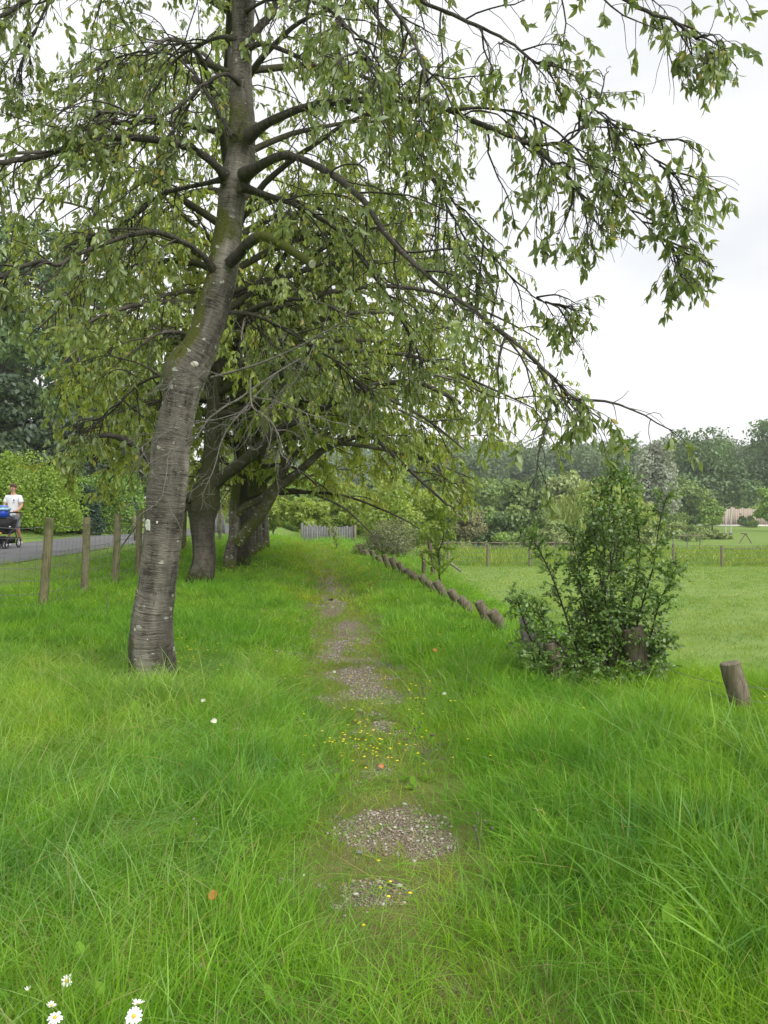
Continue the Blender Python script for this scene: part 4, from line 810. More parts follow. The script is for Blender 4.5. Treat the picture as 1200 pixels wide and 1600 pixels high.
FT('young_tree', 'round yellow green tree in front of the broad dark tree', 1113, 838, 778, 52, 98, M_bright, 54, nl=6000, sz=.35, nc=20, group=G_, z0=1.)
FT('young_tree', 'small dark round tree behind the top right stem of the bush', 1058, 852, 796, 44, 84, M_mid, 55, nl=5000, sz=.3, nc=16, group=G_, z0=.7)
FT('young_tree', 'yellow green tree at the right edge by the pale wall', 1204, 826, 752, 40, 100, M_bright, 56, nl=6000, sz=.35, nc=20, group=G_, z0=.6)
FT('shrub', 'grey green low shrub in front of the yellow green round tree', 1115, 856, 826, 60, 80, M_pale, 57, nl=3000, sz=.25, nc=14, cat='shrub', group=G_, z0=.1)
FT('shrub', 'low olive shrub between the small dark tree and the fence rail', 1078, 856, 828, 50, 76, M_pale, 58, nl=2500, sz=.22, nc=12, cat='shrub', group=G_, z0=.1)
FT('shrub', 'small dark shrub beside the person in pink', 1166, 823, 800, 22, 117, M_oak, 59, nl=1500, sz=.3, nc=8, cat='shrub', group=G_, z0=.1)
for i, (x, yt, w, d, mm, lab) in enumerate([(640, 770, 90, 70, M_mid, 'mid green tree behind the sapling and the dead stump'), (690, 760, 80, 88, M_pale, 'pale tree half hidden by drooping cherry twigs'), (600, 762, 110, 62, M_back, 'yellow green tree behind the ivy-covered mound'),
        (540, 740, 130, 54, M_back, 'yellow green tree above the grey board fence'), (470, 730, 130, 58, M_bright, 'bright green tree left above the grey board fence'), (400, 700, 130, 66, M_back, 'tall yellow green tree at the end of the cherry row'), (330, 690, 130, 76, M_mid, 'tree seen between the two nearest cherry trunks'), (250, 720, 110, 84, M_mid, 'tree behind the hut roof'), (745, 742, 100, 110, M_mid, 'tree behind the russet one, under the wooded hill')]):
    FT('oak_tree', lab, x, 856, yt, w, d, mm, 70 + i, nl=9000, sz=.004 * d + .08, nc=30, group='trees beyond the path end', z0=.3)
for i, (x, yt, w, d, lab) in enumerate([(425, 770, 80, 41, 'bright yellow green hazel shrub at the left behind the cherry row end'), (478, 778, 90, 39, 'bright yellow green hazel shrub overhanging the left end of the grey board fence'), (545, 772, 80, 42, 'bright yellow green hazel shrub above the right half of the grey board fence'), (610, 785, 80, 44, 'bright yellow green hazel shrub behind the bramble mound'), (615, 728, 105, 37, 'tall loose yellow green hazel rising behind the bramble mound'), (672, 752, 80, 39, 'tall yellow green hazel behind the bare dead stems'), (560, 722, 110, 47, 'tallest yellow green hazel behind the grey board fence')]):
    FT('hazel_shrub', lab, x, 858, yt, w, d, M_hazel, 150 + i, nl=9000, sz=.16, nc=26, cat='shrub', group='bright shrubs beyond the path end', z0=.5, r_t=.05)
BELT = ['distant green tree above the right end of the grey board fence', 'distant pale tree above the bramble mound', 'distant dark tree above the sapling and the dead stems', 'distant green tree rising left behind the russet tree', 'distant green tree rising right behind the russet tree', 'distant pale tree behind the dark scrubby shrub',
        'distant dark tree behind the round dark green tree left of the willow', 'distant green tree filling the gap between the round dark tree and the willow', 'distant green tree right behind the crown of the large willow', 'distant pale tree between the large willow and the silvery tree', 'distant dark tree right behind the silvery tree', 'distant green tree between the silvery tree and the round yellow green one']
for i in range(12):
    x = 570 + 46 * i + 10 * math.sin(i * 2.3); mm = (M_mid, M_pale, M_oak, M_mid)[i % 4]
    if x < 1080: FT('oak_tree', BELT[i], x, 850, 745 + 14 * math.sin(i * 1.7), 96, 118 + 6 * (i % 3), mm, 200 + i, nl=7000, sz=.6, nc=28, group='belt of trees below the wooded hill', z0=.0)
for i, (x, yt, w, d, mm) in enumerate([(1045, 812, 50, 82, M_pale), (1092, 818, 46, 92, M_mid), (1128, 836, 30, 80, M_pale), (1176, 812, 14, 114, M_mid), (1010, 820, 60, 70, M_pale), (700, 815, 50, 66, M_mid), (655, 818, 60, 64, M_pale), (1075, 800, 40, 108, M_oak), (1110, 796, 24, 124, M_oak)]):
    FT('shrub', ('low pale shrub under the dark round tree right of the bush', 'green shrub left of the round yellow green tree', 'pale shrub right of the round yellow green tree', 'green shrub beside the person in pink, in front of the wall', 'pale shrub right below the small willow', 'green shrub left of the russet tree', 'pale shrub behind the sapling', 'dark shrub left behind the round yellow green tree', 'dark shrub right behind the round yellow green tree')[i], x, 856, yt, w, d, mm, 240 + i, nl=2600, sz=.28, nc=14, cat='shrub', group=G_, z0=.0)
# far wooded hill: a mass of crowns
rng = np.random.RandomState(90); acc = [[], [], [], []]
HX, HY = np.meshgrid(np.arange(-60, 230, 9.5), np.arange(178, 330, 15)); hp = np.stack([HX.ravel(), HY.ravel()], -1) + rng.randn(HX.size, 2) * 2.5
for x, y in hp:
    if x < -.05 * y - 15 or x > .62 * y: continue
    hh = 8 + 5 * rng.rand(); pr = 4.8 + 2 * rng.rand(); tone = rng.rand()
    if y > 215: nl = 520
    else: nl = 900
    ps, R, s, rn, _, _ = clumpy(rng, hh, pr, pr, 1., 12, nl, .95, cr=.42); ps = ps + np.array([x, y, hz(x, y)])
    for a, v in zip(acc, (ps, R, s, np.clip(rn * .55 + tone * .45, 0, 1))): a.append(v)
obj('far_wood', leaves_mesh('far_wood', *[np.concatenate(a) for a in acc[:3]], QUAD, M_hill, np.concatenate(acc[3])), kind='stuff', label='dark wooded hillside far behind the field')

# left-hand side: hedge along the road, conifer and tall trees behind
def hedge(name, label, x0, x1, y, hgt, depth, leaf, seed, n, sz, cat='hedge', group=None, nc=22):
    rng = np.random.RandomState(seed); cx, cy = (x0 + x1) / 2, y; b = (cx, cy, hz(cx, cy)); t = thing(name, label, cat, b, group=group)
    ps, R, s, rn, cen, rr = clumpy(rng, hgt, (x1 - x0) / 2, depth / 2, .0, nc, n, sz, cr=.5)
    q_ = rng.rand(n) < .6; u_ = rng.rand(n) * 6.283; v_ = rng.rand(n); rr_ = 1 - .16 * rng.rand(n) - .2 * vnoise(u_ * 3 + seed, v_ * 5)   # a rounded, bulging wall of leaves
    shp = np.stack([np.sign(np.cos(u_)) * np.abs(np.cos(u_)) ** .6 * (x1 - x0) / 2 * rr_, np.sign(np.sin(u_)) * np.abs(np.sin(u_)) ** .6 * depth / 2 * rr_, hgt * v_ * rr_], -1); shp[:, :2] *= np.sqrt(np.clip(1.05 - v_ ** 3, .05, 1))[:, None]
    ps[q_] = shp[q_]; s = s * 1.15; obj('foliage', leaves_mesh('foliage', ps, R, s, QUAD, leaf, rn), t, kind='stuff')
    m = MB()
    for i in range(0, nc, 2): m.tube(resample([[cen[i][0] * .5, cen[i][1] * .5, -.1], [cen[i][0] * .8, cen[i][1] * .8, cen[i][2] * .5], cen[i]], 6), np.linspace(.035, .01, 6), 4, cap=False)
    m.build('stems', M_far_bark, t, kind='stuff'); return t
def hx(px, d): return (px - 600) / FOC * d
hedge('hedge', 'rounded yellow green hedge bush behind the man with the pushchair', hx(-60, 29.5), hx(62, 29.5), 29.5, 3.0, 3.2, M_hedge, 61, 34000, .085, nc=34, group='hedge along the road')
hedge('hedge', 'yellow green hedge bush between the man and the dark shrub', hx(10, 31), hx(122, 31), 31, 2.75, 3., M_hedge, 62, 26000, .085, nc=30, group='hedge along the road')
hedge('shrub', 'dark blue green shrub dividing the hedge', hx(100, 33.0), hx(156, 33.0), 33.0, 2.3, 1.5, M_dark, 63, 6000, .12, 'shrub')
hedge('hedge', 'mid green hedge bush right of the dark shrub', hx(128, 36), hx(208, 36), 36, 2.9, 2.6, M_hedge2, 64, 22000, .09, nc=22, group='hedge along the road')
hedge('shrub', 'narrow dark conical shrub at the end of the hedge', hx(186, 40), hx(212, 40), 40, 2.5, 1., M_dark, 65, 4000, .12, 'shrub')
hedge('hedge', 'farther green hedge bush behind the conical shrub', hx(170, 46), hx(222, 46), 46, 3.6, 2.6, M_hedge2, 66, 6000, .16, group='hedge along the road')
FT('conifer_tree', 'dark spreading conifer behind the hedge at the left edge', 20, 800, 560, 190, 44, M_fir, 67, nl=16000, sz=.34, nc=44, z0=1.2, flat=.55, group='dark trees behind the hedge')
FT('conifer_tree', 'dark conifer right of the first one, behind the hedge', 130, 800, 612, 150, 50, M_fir, 68, nl=13000, sz=.36, nc=36, z0=1.2, flat=.55, group='dark trees behind the hedge')
FT('oak_tree', 'tall dark tree at the left edge reaching above the conifers', 5, 800, 232, 200, 62, M_oak, 69, nl=20000, sz=.42, nc=60, z0=5., cr=.28, group='dark trees behind the hedge')
FT('oak_tree', 'tall dark tree right of the tallest one on the left', 118, 800, 300, 120, 70, M_oak, 168, nl=15000, sz=.45, nc=44, z0=5., cr=.3, group='dark trees behind the hedge')
FT('oak_tree', 'green tree above the dark conifers, seen through the cherry leaves', 210, 800, 500, 150, 74, M_mid, 169, nl=12000, sz=.45, nc=36, z0=3., group='dark trees behind the hedge')

# brambly mound at the end of the log posts
rng = np.random.RandomState(99); b = G(596, 872); b = np.array([b[0] + .15, b[1] + 1.4, hz(b[0], b[1] + 1.4)])
t = thing('bramble_mound', 'low tangled olive bramble mound behind the far log posts', 'bramble', b)
ps, R, s, rn, cen, rr = clumpy(rng, 1.05, 1.0, 1.3, -.2, 26, 7000, .06, cr=.5); obj('foliage', leaves_mesh('foliage', ps, R, s, QUAD, L_('bramble_leaf', (0.150, 0.180, 0.075), (0.285, 0.330, 0.135)), rn), t, kind='stuff')
q = np.stack([cen * [.6, .6, .1]] * 1); s2, _ = spawn(rng, np.stack([cen * [.7, .7, .2], cen * [1, 1, 1.05]], 1), 10, .2, 1., .8, 7, along=.5, out=.7, up=.4, grav=.18); m = MB(); V, F, bk = tubes(s2, np.full((len(s2), 7), .005), 3); m.add(V, F); m.build('stems', M_dead, t, kind='stuff')
# ------------------------------------------------------------------ timber materials
def wood_mat(name, lo, hi, green=.3):
    T = mat(name); p = T.n('ShaderNodeTexCoord').outputs['Object']; g = T.noise(1.0, T.stretch(p, (60, 60, 4)), 5, .65); b = T.noise(1.0, T.stretch(p, (9, 9, 5)), 4)
    c = T.mix(T.ramp(g, (.35, 0), (.65, 1)), lo, hi); c = T.mix(T.ramp(b, (.48, 0), (.68, green * 2)), c, (.075, .085, .03)); c = T.mix(T.ramp(g, (.3, .8), (.4, 0)), c, tuple(.4 * v for v in lo))
    T.surf(c, .9, g, .6, .01, .15); return T.m
M_log = wood_mat('weathered_log', (.085, .07, .05), (.20, .17, .125), .32)
M_logend = wood_mat('log_end_grain', (.10, .085, .06), (.26, .225, .17), .1)
M_post = wood_mat('mossy_post', (.14, .125, .075), (.23, .21, .12), .4)
M_grey = wood_mat('grey_board', (.11, .115, .115), (.21, .215, .215), .1)
M_wire = plain('fence_wire', (.17, .17, .165), .5, .2, 5., metal=.3)
rng = np.random.RandomState(12)
def log_post(px, py, h, w, lean, label, d=None, name='log_post', cat='log post', group='leaning log posts along the field edge', back=0., dep=None):
    """px,py: where it meets the grass; h, w in photo pixels at that distance; lean: sideways travel of the top (px)"""
    h, lean, w = h * (.72 + .35 * rng.rand()), lean * (.8 + .6 * rng.rand()), w * (.85 + .2 * rng.rand())
    b = G(px, py) if dep is None else np.array([(px - 600) / FOC * dep, dep, hz((px - 600) / FOC * dep, dep)]); s = b[1] / FOC; r = w * s / 2; H = h * s; lx = lean * s
    t = thing(name, label, cat, b, group=group)
    top = np.array([lx, back * H, H]); q = resample([[-lx * .3, 0, -.25], [lx * .3, 0, H * .33], top * [.7, .7, .7], top], 14); ph = rng.rand() * 6
    m = MB(); V, F, bk = tube(q, np.linspace(r * 1.05, r * .96, 14), 20, lambda L, a: 1 + .10 * (vnoise(2.2 * np.cos(a) + ph, 2.2 * np.sin(a) + L * .6) - .5) - .07 * np.exp(-((a - 4.2 - ph * .1) / .12) ** 2)); m.add(V, F, bark=bk)
    m.build('log', M_log, t)
    ring = V[-20:]; ax = nrm(q[-1] - q[-2]); c = ring.mean(0); m = MB()
    VV = np.vstack([ring * 1.0, c + (ring - c) * .93 + ax * .008, c + (ring - c) * .5 + ax * .008, [c + ax * .005]]); FF = []
    for k in range(2): FF += [[k * 20 + i, k * 20 + (i + 1) % 20, (k + 1) * 20 + (i + 1) % 20, (k + 1) * 20 + i] for i in range(20)]
    m.add(VV, FF); m.addF([[40 + i, 40 + (i + 1) % 20, 60] for i in range(20)], 0); m.build('top_face', M_logend, t); return t, b
log_post(1160, 1114, 98, 36, -13, 'lone thick cut log post at the right edge, wired to the fence', back=.1)
T0, TB = log_post(1003, 1078, 115, 36, -12, 'tall broad log post standing inside the dark bush', dep=bb[1] - .04)
log_post(872, 1062, 56, 26, -14, 'shorter log post in the left side of the bush', dep=bb[1] - .1)
POSTS = [(786, 985, 32, 19, -13, 'first leaning log left of the bush, just clear of its leaves'), (762, 972, 32, 18, -14, 'second leaning log left of the bush'), (737, 958, 26, 16, -11, 'third leaning log left of the bush, with a slanting top'),
 (716, 946, 25, 15, -10, 'fourth leaning log left of the bush, close by the sapling foot'), (697, 935, 27, 14, -10, 'fifth leaning log from the bush, in front of the sapling'), (681, 925, 20, 12, -8, 'short low log left of the sapling foot'), (668, 919, 22, 13, -8, 'dark log just left of the short low one'),
 (655, 912, 22, 12, -8, 'log post standing in front of the split dead stump'), (644, 906, 22, 12, -7, 'dark log at the right side of the dead branches'), (632, 899, 22, 11, -6, 'log among ivy, under the dead branches'), (620, 893, 24, 11, -6, 'taller pale log against the bramble mound'),
 (608, 888, 22, 10, -6, 'pale-topped log in front of the bramble mound'), (597, 882, 18, 9, -5, 'log post low at the middle of the bramble mound'), (586, 877, 16, 8, -4, 'weathered log left of the mound middle'), (575, 872, 15, 8, -4, 'farthest but one leaning log before the grey fence'), (566, 867, 14, 7, -3, 'farthest leaning log, next to the grey fence end')]
LB = []
for (a, b, h, w, l, lab) in POSTS: LB.append(log_post(a, b, h, w, l * 1.25, lab, back=.08 * rng.randn())[1])
# weathered split stump in the bush and dead wood by the far logs
b = G(838, 1060) * 1.0; b = np.array([hx(838, bb[1] + .3), bb[1] + .3, hz(hx(838, bb[1] + .3), bb[1] + .3)]); t = thing('dead_stump', 'pale split and weathered stump at the left foot of the bush', 'stump', b); m = MB(); s = b[1] / FOC
m.tube(resample(np.array([[22, 0, -8], [6, 0, 22], [-8, 2, 45], [-14, 0, 62], [-20, 0, 84]]) * s, 22), np.interp(np.linspace(0, 1, 22), [0, .3, .6, .85, 1], [14, 13, 12, 10, 7]) * s, 14, disp=lambda L, a: 1 + .5 * (vnoise(2.5 * np.cos(a) + 5, 2.5 * np.sin(a) + L * 9) - .5) + .25 * np.sin(5 * a + L * 12)); m.build('stump', M_dead, t)
m = MB(); m.tube(resample(np.array([[6, 0, 20], [30, -3, 15], [60, -5, 2], [76, -6, -6]]) * s, 12), np.linspace(4.5, 2.5, 12) * s, 8, disp=lambda L, a: 1 + .3 * np.sin(3 * a + L * 20)); m.build('branch', M_twig, t)
b = G(655, 903); b = b + np.array([.35, 1.2, 0]); b[2] = hz(b[0], b[1]); t = thing('dead_stump', 'two bare grey dead stems with a fallen limb behind the far logs', 'dead tree', b); s = b[1] / FOC
for nm, pts, r0, r1 in (('stem', [[0, 0, -12], [0, 0, 20], [-5, 0, 45], [-8, 0, 66]], 4.5, 2.2), ('stem', [[-14, 0, -6], [-14, 0, 20], [-18, 0, 38]], 4, 3), ('limb', [[10, 2, 32], [20, 0, 24], [32, 0, 15], [44, 0, 6]], 2.6, 2.0), ('limb', [[-5, 0, 40], [4, 0, 50], [12, 0, 54]], 1.6, .6)):
    m = MB(); m.tube(resample(np.array(pts) * s, 14), np.linspace(r0, r1, 14) * s, 8, disp=lambda L, a: 1 + .35 * (vnoise(2 * np.cos(a) + 5, 2 * np.sin(a) + L * 4) - .5)); m.build(nm, M_log if nm == 'stem' else M_dead, t)

def wire(m, pts, r=.0022, sag=.0, n=4):
    for a, b in zip(pts[:-1], pts[1:]):
        a, b = np.array(a), np.array(b); q = np.array([a + (b - a) * f - [0, 0, sag * 4 * f * (1 - f)] for f in np.linspace(0, 1, n)]); m.tube(q, r, 4, cap=False)
# slack wires of the lone log post
a = G(1160, 1112); t = thing('wire_strands', 'two slack rusty wires running from the bush past the lone log post', 'wire', a, group=None); s = a[1] / FOC
for z0, z1, z2 in ((58, 62, 30), (40, 40, 10)):
    m = MB(); p0 = TB - a + np.array([.04, -.16, (z0 - 18) * s]); p1 = np.array([-.0, -.085, (z1 - 18) * s]); p2 = np.array([1.4, -.35, z2 * s]); wire(m, [p0, p1], .0019, .03, 8); wire(m, [p1, p2], .0019, .03, 8); m.build('wire', M_wire, t)

# ------------------------------------------------------------------ stock fence on the left
fp = [(-5.1, 6.2), (-5.2, 8.2), (-5.25, 10.1)]
for (x, y) in ((67, 950), (132, 928), (180, 911), (216, 898)): g = G(x, y); fp.append((g[0], g[1]))
fp += [(-6.0, 20.4), (-6.35, 23.2)]; g = G(287, 862); fp.append((g[0], g[1])); fp += [(g[0] - .25, g[1] + 3.2), (g[0] - .5, g[1] + 6.5), (g[0] - .8, g[1] + 10)]
lean = [0, 0, 0, .10, .045, .055, .03, .0, .02, .03, 0, 0, 0]; F0 = np.array([fp[3][0], fp[3][1], hz(*fp[3])])
ft = thing('wire_fence', 'round green stained posts with sagging wire mesh between the cherries and the road', 'fence', F0); tops = []
for i, (x, y) in enumerate(fp):
    z = hz(x, y); b = np.array([x, y, z]); H = 1.22 + .03 * rng.randn(); tp_ = np.array([lean[i], 0, H]); m = MB(); ph = rng.rand() * 6
    q = resample([[-.2 * lean[i], 0, -.2], tp_ * .5, tp_], 8) + b - F0
    m.tube(q, np.linspace(.062, .056, 8), 14, disp=lambda L, a: 1 + .07 * (vnoise(2 * np.cos(a) + ph, 2 * np.sin(a) + L * 2) - .5)); m.build('post', M_post, ft); tops.append((b, tp_))
for hh in (.08, .22, .38, .56, .76, .96, 1.12):
    m = MB(); wire(m, [b + tp_ * hh / 1.22 + [.065, 0, 0] - F0 for b, tp_ in tops], .0036, .05 * rng.rand() + (.04 if hh > 1 else 0), 7); m.build('wire', M_wire, ft)
m = MB()
for (b0, t0), (b1, t1) in zip(tops[:-1], tops[1:]):
    n = max(3, int(np.linalg.norm(b1 - b0) / .17))
    for k in range(1, n):
        f = k / n; a = b0 + (b1 - b0) * f - F0; tt_ = t0 + (t1 - t0) * f; j = .02 * rng.randn(); m.tube([a + [.065, 0, .07], a + tt_ * .4 + [.065, j, 0], a + tt_ * .79 + [.065, 0, -.06]], .0024, 3, cap=False)
m.build('mesh_wires', M_wire, ft, kind='stuff')

# grey board fence at the end of the path
b0 = G(468, 854); d0 = 33.; xa, xb = hx(470, d0), hx(556, d0); base = np.array([xa, d0, hz(xa, d0)])
t = thing('board_fence', 'grey upright board fence with two posts across the end of the path', 'fence', base); L = xb - xa; nb = 22
zb = np.array([hz(xa + L * i / nb, d0) for i in range(nb + 1)]) - base[2]
zl = P(500, 857, d0)[2] - base[2]; zt = P(500, 828, d0)[2] - base[2]
protos = []
for i in range(nb):
    h = zt - zl + .25 + .03 * rng.randn() + (.10 if i in (0, 3, 5) else 0); m = MB(); m.box((L * (i + .5) / nb, .01 * (i % 2), zl - .1 + h / 2), (L / nb * .93, .018, h), smooth_=False) if False else m.box((L * (i + .5) / nb, .012 * (i % 2), zl - .1 + h / 2), (L / nb * .93, .018, h)); m.build('board', M_grey, t, smooth_=False)
for x in (517, 555): m = MB(); m.box((hx(x, d0) - xa, -.05, (zl + zt) / 2 + .04), (.11, .07, zt - zl + .35)); m.build('post', M_logend, t, smooth_=False)
for z in (.3, .75): m = MB(); m.box((L / 2, .04, zl + z * (zt - zl)), (L, .04, .08)); m.build('rail', M_grey, t, smooth_=False)
# the same kind of boarding seen between the nearer trunks
d1_ = 40.; xa, xb = hx(312, d1_), hx(352, d1_); base = np.array([xa, d1_, hz(xa, d1_)]); t = thing('board_fence', 'short piece of grey board fence seen between the cherry trunks', 'fence', base)
for i in range(9): m = MB(); m.box(((xb - xa) * (i + .5) / 9, 0, .55), ((xb - xa) / 9 * .92, .02, 1.2 + .04 * rng.randn())); m.build('board', M_grey, t, smooth_=False)
m = MB(); m.box(((xb - xa) / 2, .04, .8), (xb - xa, .04, .08)); m.build('rail', M_grey, t, smooth_=False)

# ------------------------------------------------------------------ field fence and what stands beyond
def post_fence(name, label, pxs, d, h, w, rails, wires_, m_, group=None, zoff=0.):
    x0 = hx(pxs[0], d); base = np.array([x0, d, hz(x0, d)]); t = thing(name, label, 'fence', base, group=group); tp_ = []
    for px in pxs:
        x = hx(px, d); b = np.array([x, d, hz(x, d)]) - base; m = MB(); hh = h * (1 + .04 * rng.randn()); m.tube([b + [0, 0, -.2], b + [.0, 0, hh * .5], b + [.02 * rng.randn(), 0, hh]], w / 2, 10); m.build('post', m_, t); tp_.append(b)
    for f in rails:
        m = MB()
        for a, c in zip(tp_[:-1], tp_[1:]): m.box(tuple((a + c) / 2 + [0, -.07, h * f]), (np.linalg.norm(c - a) * .998, .03, .09), ry=-math.atan2((c - a)[2], (c - a)[0]))
        m.build('rail', M_logend, t, smooth_=False)
    for f in wires_:
        m = MB(); wire(m, [b + [0, -.06, h * f] for b in tp_], .008, .03, 4); m.build('wire', M_wire, t)
    return t
post_fence('field_fence', 'wire fence on grey posts along the far side of the paddock', [640, 700, 762, 828, 893, 960, 1052, 1128, 1204, 1280], 41.5, 1.22, .145, [], [.25, .45, .65, .85, .97], M_logend)
post_fence('rail_fence', 'low pale rail fence behind the rough grass left of the willow', [640, 672, 704, 728, 744, 758, 785, 812, 840, 866, 892], 61., .75, .14, [.9, .45], [], M_grey)
post_fence('rail_fence', 'single pale handrail on posts right of the bush', [1052, 1074, 1094], 60., 1.35, .08, [.93], [], M_grey)
post_fence('rail_fence', 'long low pale rail at the right edge beyond the paddock', [1132, 1158, 1184, 1212], 58., .42, .12, [.8], [], M_grey)
b = np.array([hx(1165, 72), 72, hz(hx(1165, 72), 72)]); t = thing('timber_trestle', 'pale a-shaped timber trestle beyond the right end of the fence', 'trestle', b)
for sx in (-1, 1):
    m = MB(); m.tube([[sx * .62, 0, -.1], [sx * .3, 0, .45], [0, 0, .92]], .06, 8); m.build('leg', M_logend, t)
m = MB(); m.tube([[0, -.3, .9], [0, .9, .9]], .05, 8); m.build('beam', M_logend, t)
# pale terrace wall with the person in pink
wd = 119.; x0, x1 = hx(1128, wd), hx(1215, wd); b = np.array([(x0 + x1) / 2, wd, hz(1, wd)]); zt = P(1150, 799, wd)[2]; zb_ = P(1150, 821, 117.)[2]
t = thing('timber_wall', 'pale upright timber wall behind the person in pink', 'wall', b); n = 26
M_pale_wood = wood_mat('pale_timber', (.30, .25, .20), (.46, .39, .32), .0)
for i in range(n): m = MB(); m.box(((i + .5) / n * (x1 - x0) - (x1 - x0) / 2, .02 * (i % 2), (zt + zb_) / 2 - b[2] + .15 * rng.randn()), ((x1 - x0) / n * .93, .08, zt - zb_ + 1.)); m.build('board', M_pale_wood, t, smooth_=False)
x0, x1 = hx(1080, 117), hx(1215, 117); b = np.array([x0, 117., hz(1, 117)]); t = thing('terrace_edge', 'long pale kerb edging the terrace where the person in pink walks', 'kerb', b)
m = MB(); m.box(((x1 - x0) / 2, 1.2, (zb_ - b[2]) / 2 - .2), (x1 - x0, 3., zb_ - b[2] + .2)); m.build('deck', plain('terrace_surface', (.35, .33, .30), .9), t, smooth_=False)
m = MB(); m.box(((x1 - x0) / 2, -.35, zb_ - b[2] - .02), (x1 - x0, .12, .26)); m.build('kerb', plain('pale_kerb', (.58, .56, .52), .9), t, smooth_=False)
for (px, lab) in ((1134, 'thin pale pole, left one of two by the terrace'), (1142, 'thin pale pole, right one of two by the terrace')):
    b = np.array([hx(px, 90), 90, hz(hx(px, 90), 90)]); t = thing('pole', lab, 'pole', b); m = MB(); H = P(px, 795, 90)[2] - b[2]; m.tube([[0, 0, -.2], [.02, 0, H * .5], [.12, 0, H]], .06, 8); m.build('shaft', plain('pale_pole', (.5, .5, .47), .8), t)
    m = MB(); m.box((.0, 0, .1), (.3, .3, .25)); m.build('footing', M_grey, t, smooth_=False)

# hut with a red brown wall by the road, and the little rail gate
hb = np.array([hx(236, 47.), 47., hz(hx(236, 47), 47)]); t = thing('hut', 'red brown timber hut with a pale roof edge beside the road', 'hut', hb); s = 47. / FOC; HW, HH = 42 * s, 1.55
M_hut = wood_mat('red_brown_boards', (.11, .05, .035), (.19, .085, .055), .0); M_roof = plain('hut_roof', (.34, .35, .36), .7, .2, 3.)
m = MB(); m.box((0, 1.2, .75), (HW, 2.4, HH)); m.build('core', plain('dark_interior', (.03, .025, .02), .9), t, smooth_=False)
for i in range(8): m = MB(); m.box((-HW / 2 + (i + .5) * HW / 8, -.03, .75), (HW / 8 * .95, .03, HH)); m.build('board', M_hut, t, smooth_=False)
m = MB(); m.box((-.0, 1.1, 1.72), (HW + .5, 3.0, .06), rx=.10, ry=-.12); m.build('roof', M_roof, t, smooth_=False)
m = MB(); m.box((-.0, -.42, 1.60), (HW + .52, .04, .16), ry=-.12); m.build('fascia', plain('pale_fascia', (.55, .56, .55), .6), t, smooth_=False)
gd = 27.; gb = np.array([hx(213, gd), gd, hz(hx(213, gd), gd)]); t = thing('rail_gate', 'small pale wooden rail gate at the road edge behind the fence', 'gate', gb)
for x in (-.05, .35): m = MB(); m.box((x, 0, .42), (.07, .07, .95)); m.build('post', M_logend, t, smooth_=False)
for z in (.25, .5, .75): m = MB(); m.box((.15, .03, z), (.5, .03, .06)); m.build('rail', M_logend, t, smooth_=False)

# ------------------------------------------------------------------ people
def skin_mesh(name, joints, bones, m, parent, sub=2, loc=None):
    """joints: (x,y,z,r or (rx,ry)); grown into one continuous surface"""
    me = bpy.data.meshes.new(name); me.from_pydata([j[:3] for j in joints], bones, []); me.materials.append(m)
    o = obj(name, me, parent, loc); md = o.modifiers.new('skin', 'SKIN'); md.use_smooth_shade = True
    sv = me.skin_vertices[0].data if me.skin_vertices else None
    if sv is None:
        bm_ = None; me.attributes
    for v, j in zip(sv, joints): r = j[3] if isinstance(j[3], tuple) else (j[3], j[3]); v.radius = r
    sv[0].use_root = True
    s_ = o.modifiers.new('round', 'SUBSURF'); s_.levels = sub; s_.render_levels = sub
    return o
import bmesh
def skin_obj(name, joints, bones, m, parent, sub=2):
    bm = bmesh.new(); lay_ = bm.verts.layers.skin.verify(); vs = []
    for j in joints:
        v = bm.verts.new(j[:3]); r = j[3] if isinstance(j[3], tuple) else (j[3], j[3]); v[lay_].radius = r; vs.append(v)
    for a, b in bones: bm.edges.new((vs[a], vs[b]))
    vs[0][lay_].use_root = True
    me = bpy.data.meshes.new(name); bm.to_mesh(me); bm.free(); me.materials.append(m); o = obj(name, me, parent)
    md = o.modifiers.new('skin', 'SKIN'); md.use_smooth_shade = True; s_ = o.modifiers.new('round', 'SUBSURF'); s_.levels = sub; s_.render_levels = sub
    return o
M_skin = plain('skin', (.52, .29, .20), .55, .06, 6.); M_white = plain('white_cotton', (.78, .78, .82), .85, .06, 9.); M_greyc = plain('grey_shorts', (.26, .27, .30), .9, .1, 9.); M_hair = plain('brown_hair', (.12, .07, .04), .7, .3, 40.)
M_print = plain('shirt_print', (.22, .24, .32), .8); M_shoe = plain('white_shoe', (.7, .7, .7), .6); M_eye = plain('eye', (.02, .02, .02), .3); M_lip = plain('lips', (.36, .15, .12), .5)
mb = np.array([hx(21, 22.6), 22.6, 0]); mb[2] = hz(-10, 22.6) + .07
pt = thing('person', 'man in a white t-shirt and grey shorts pushing a black pushchair on the road', 'person', mb, 0)
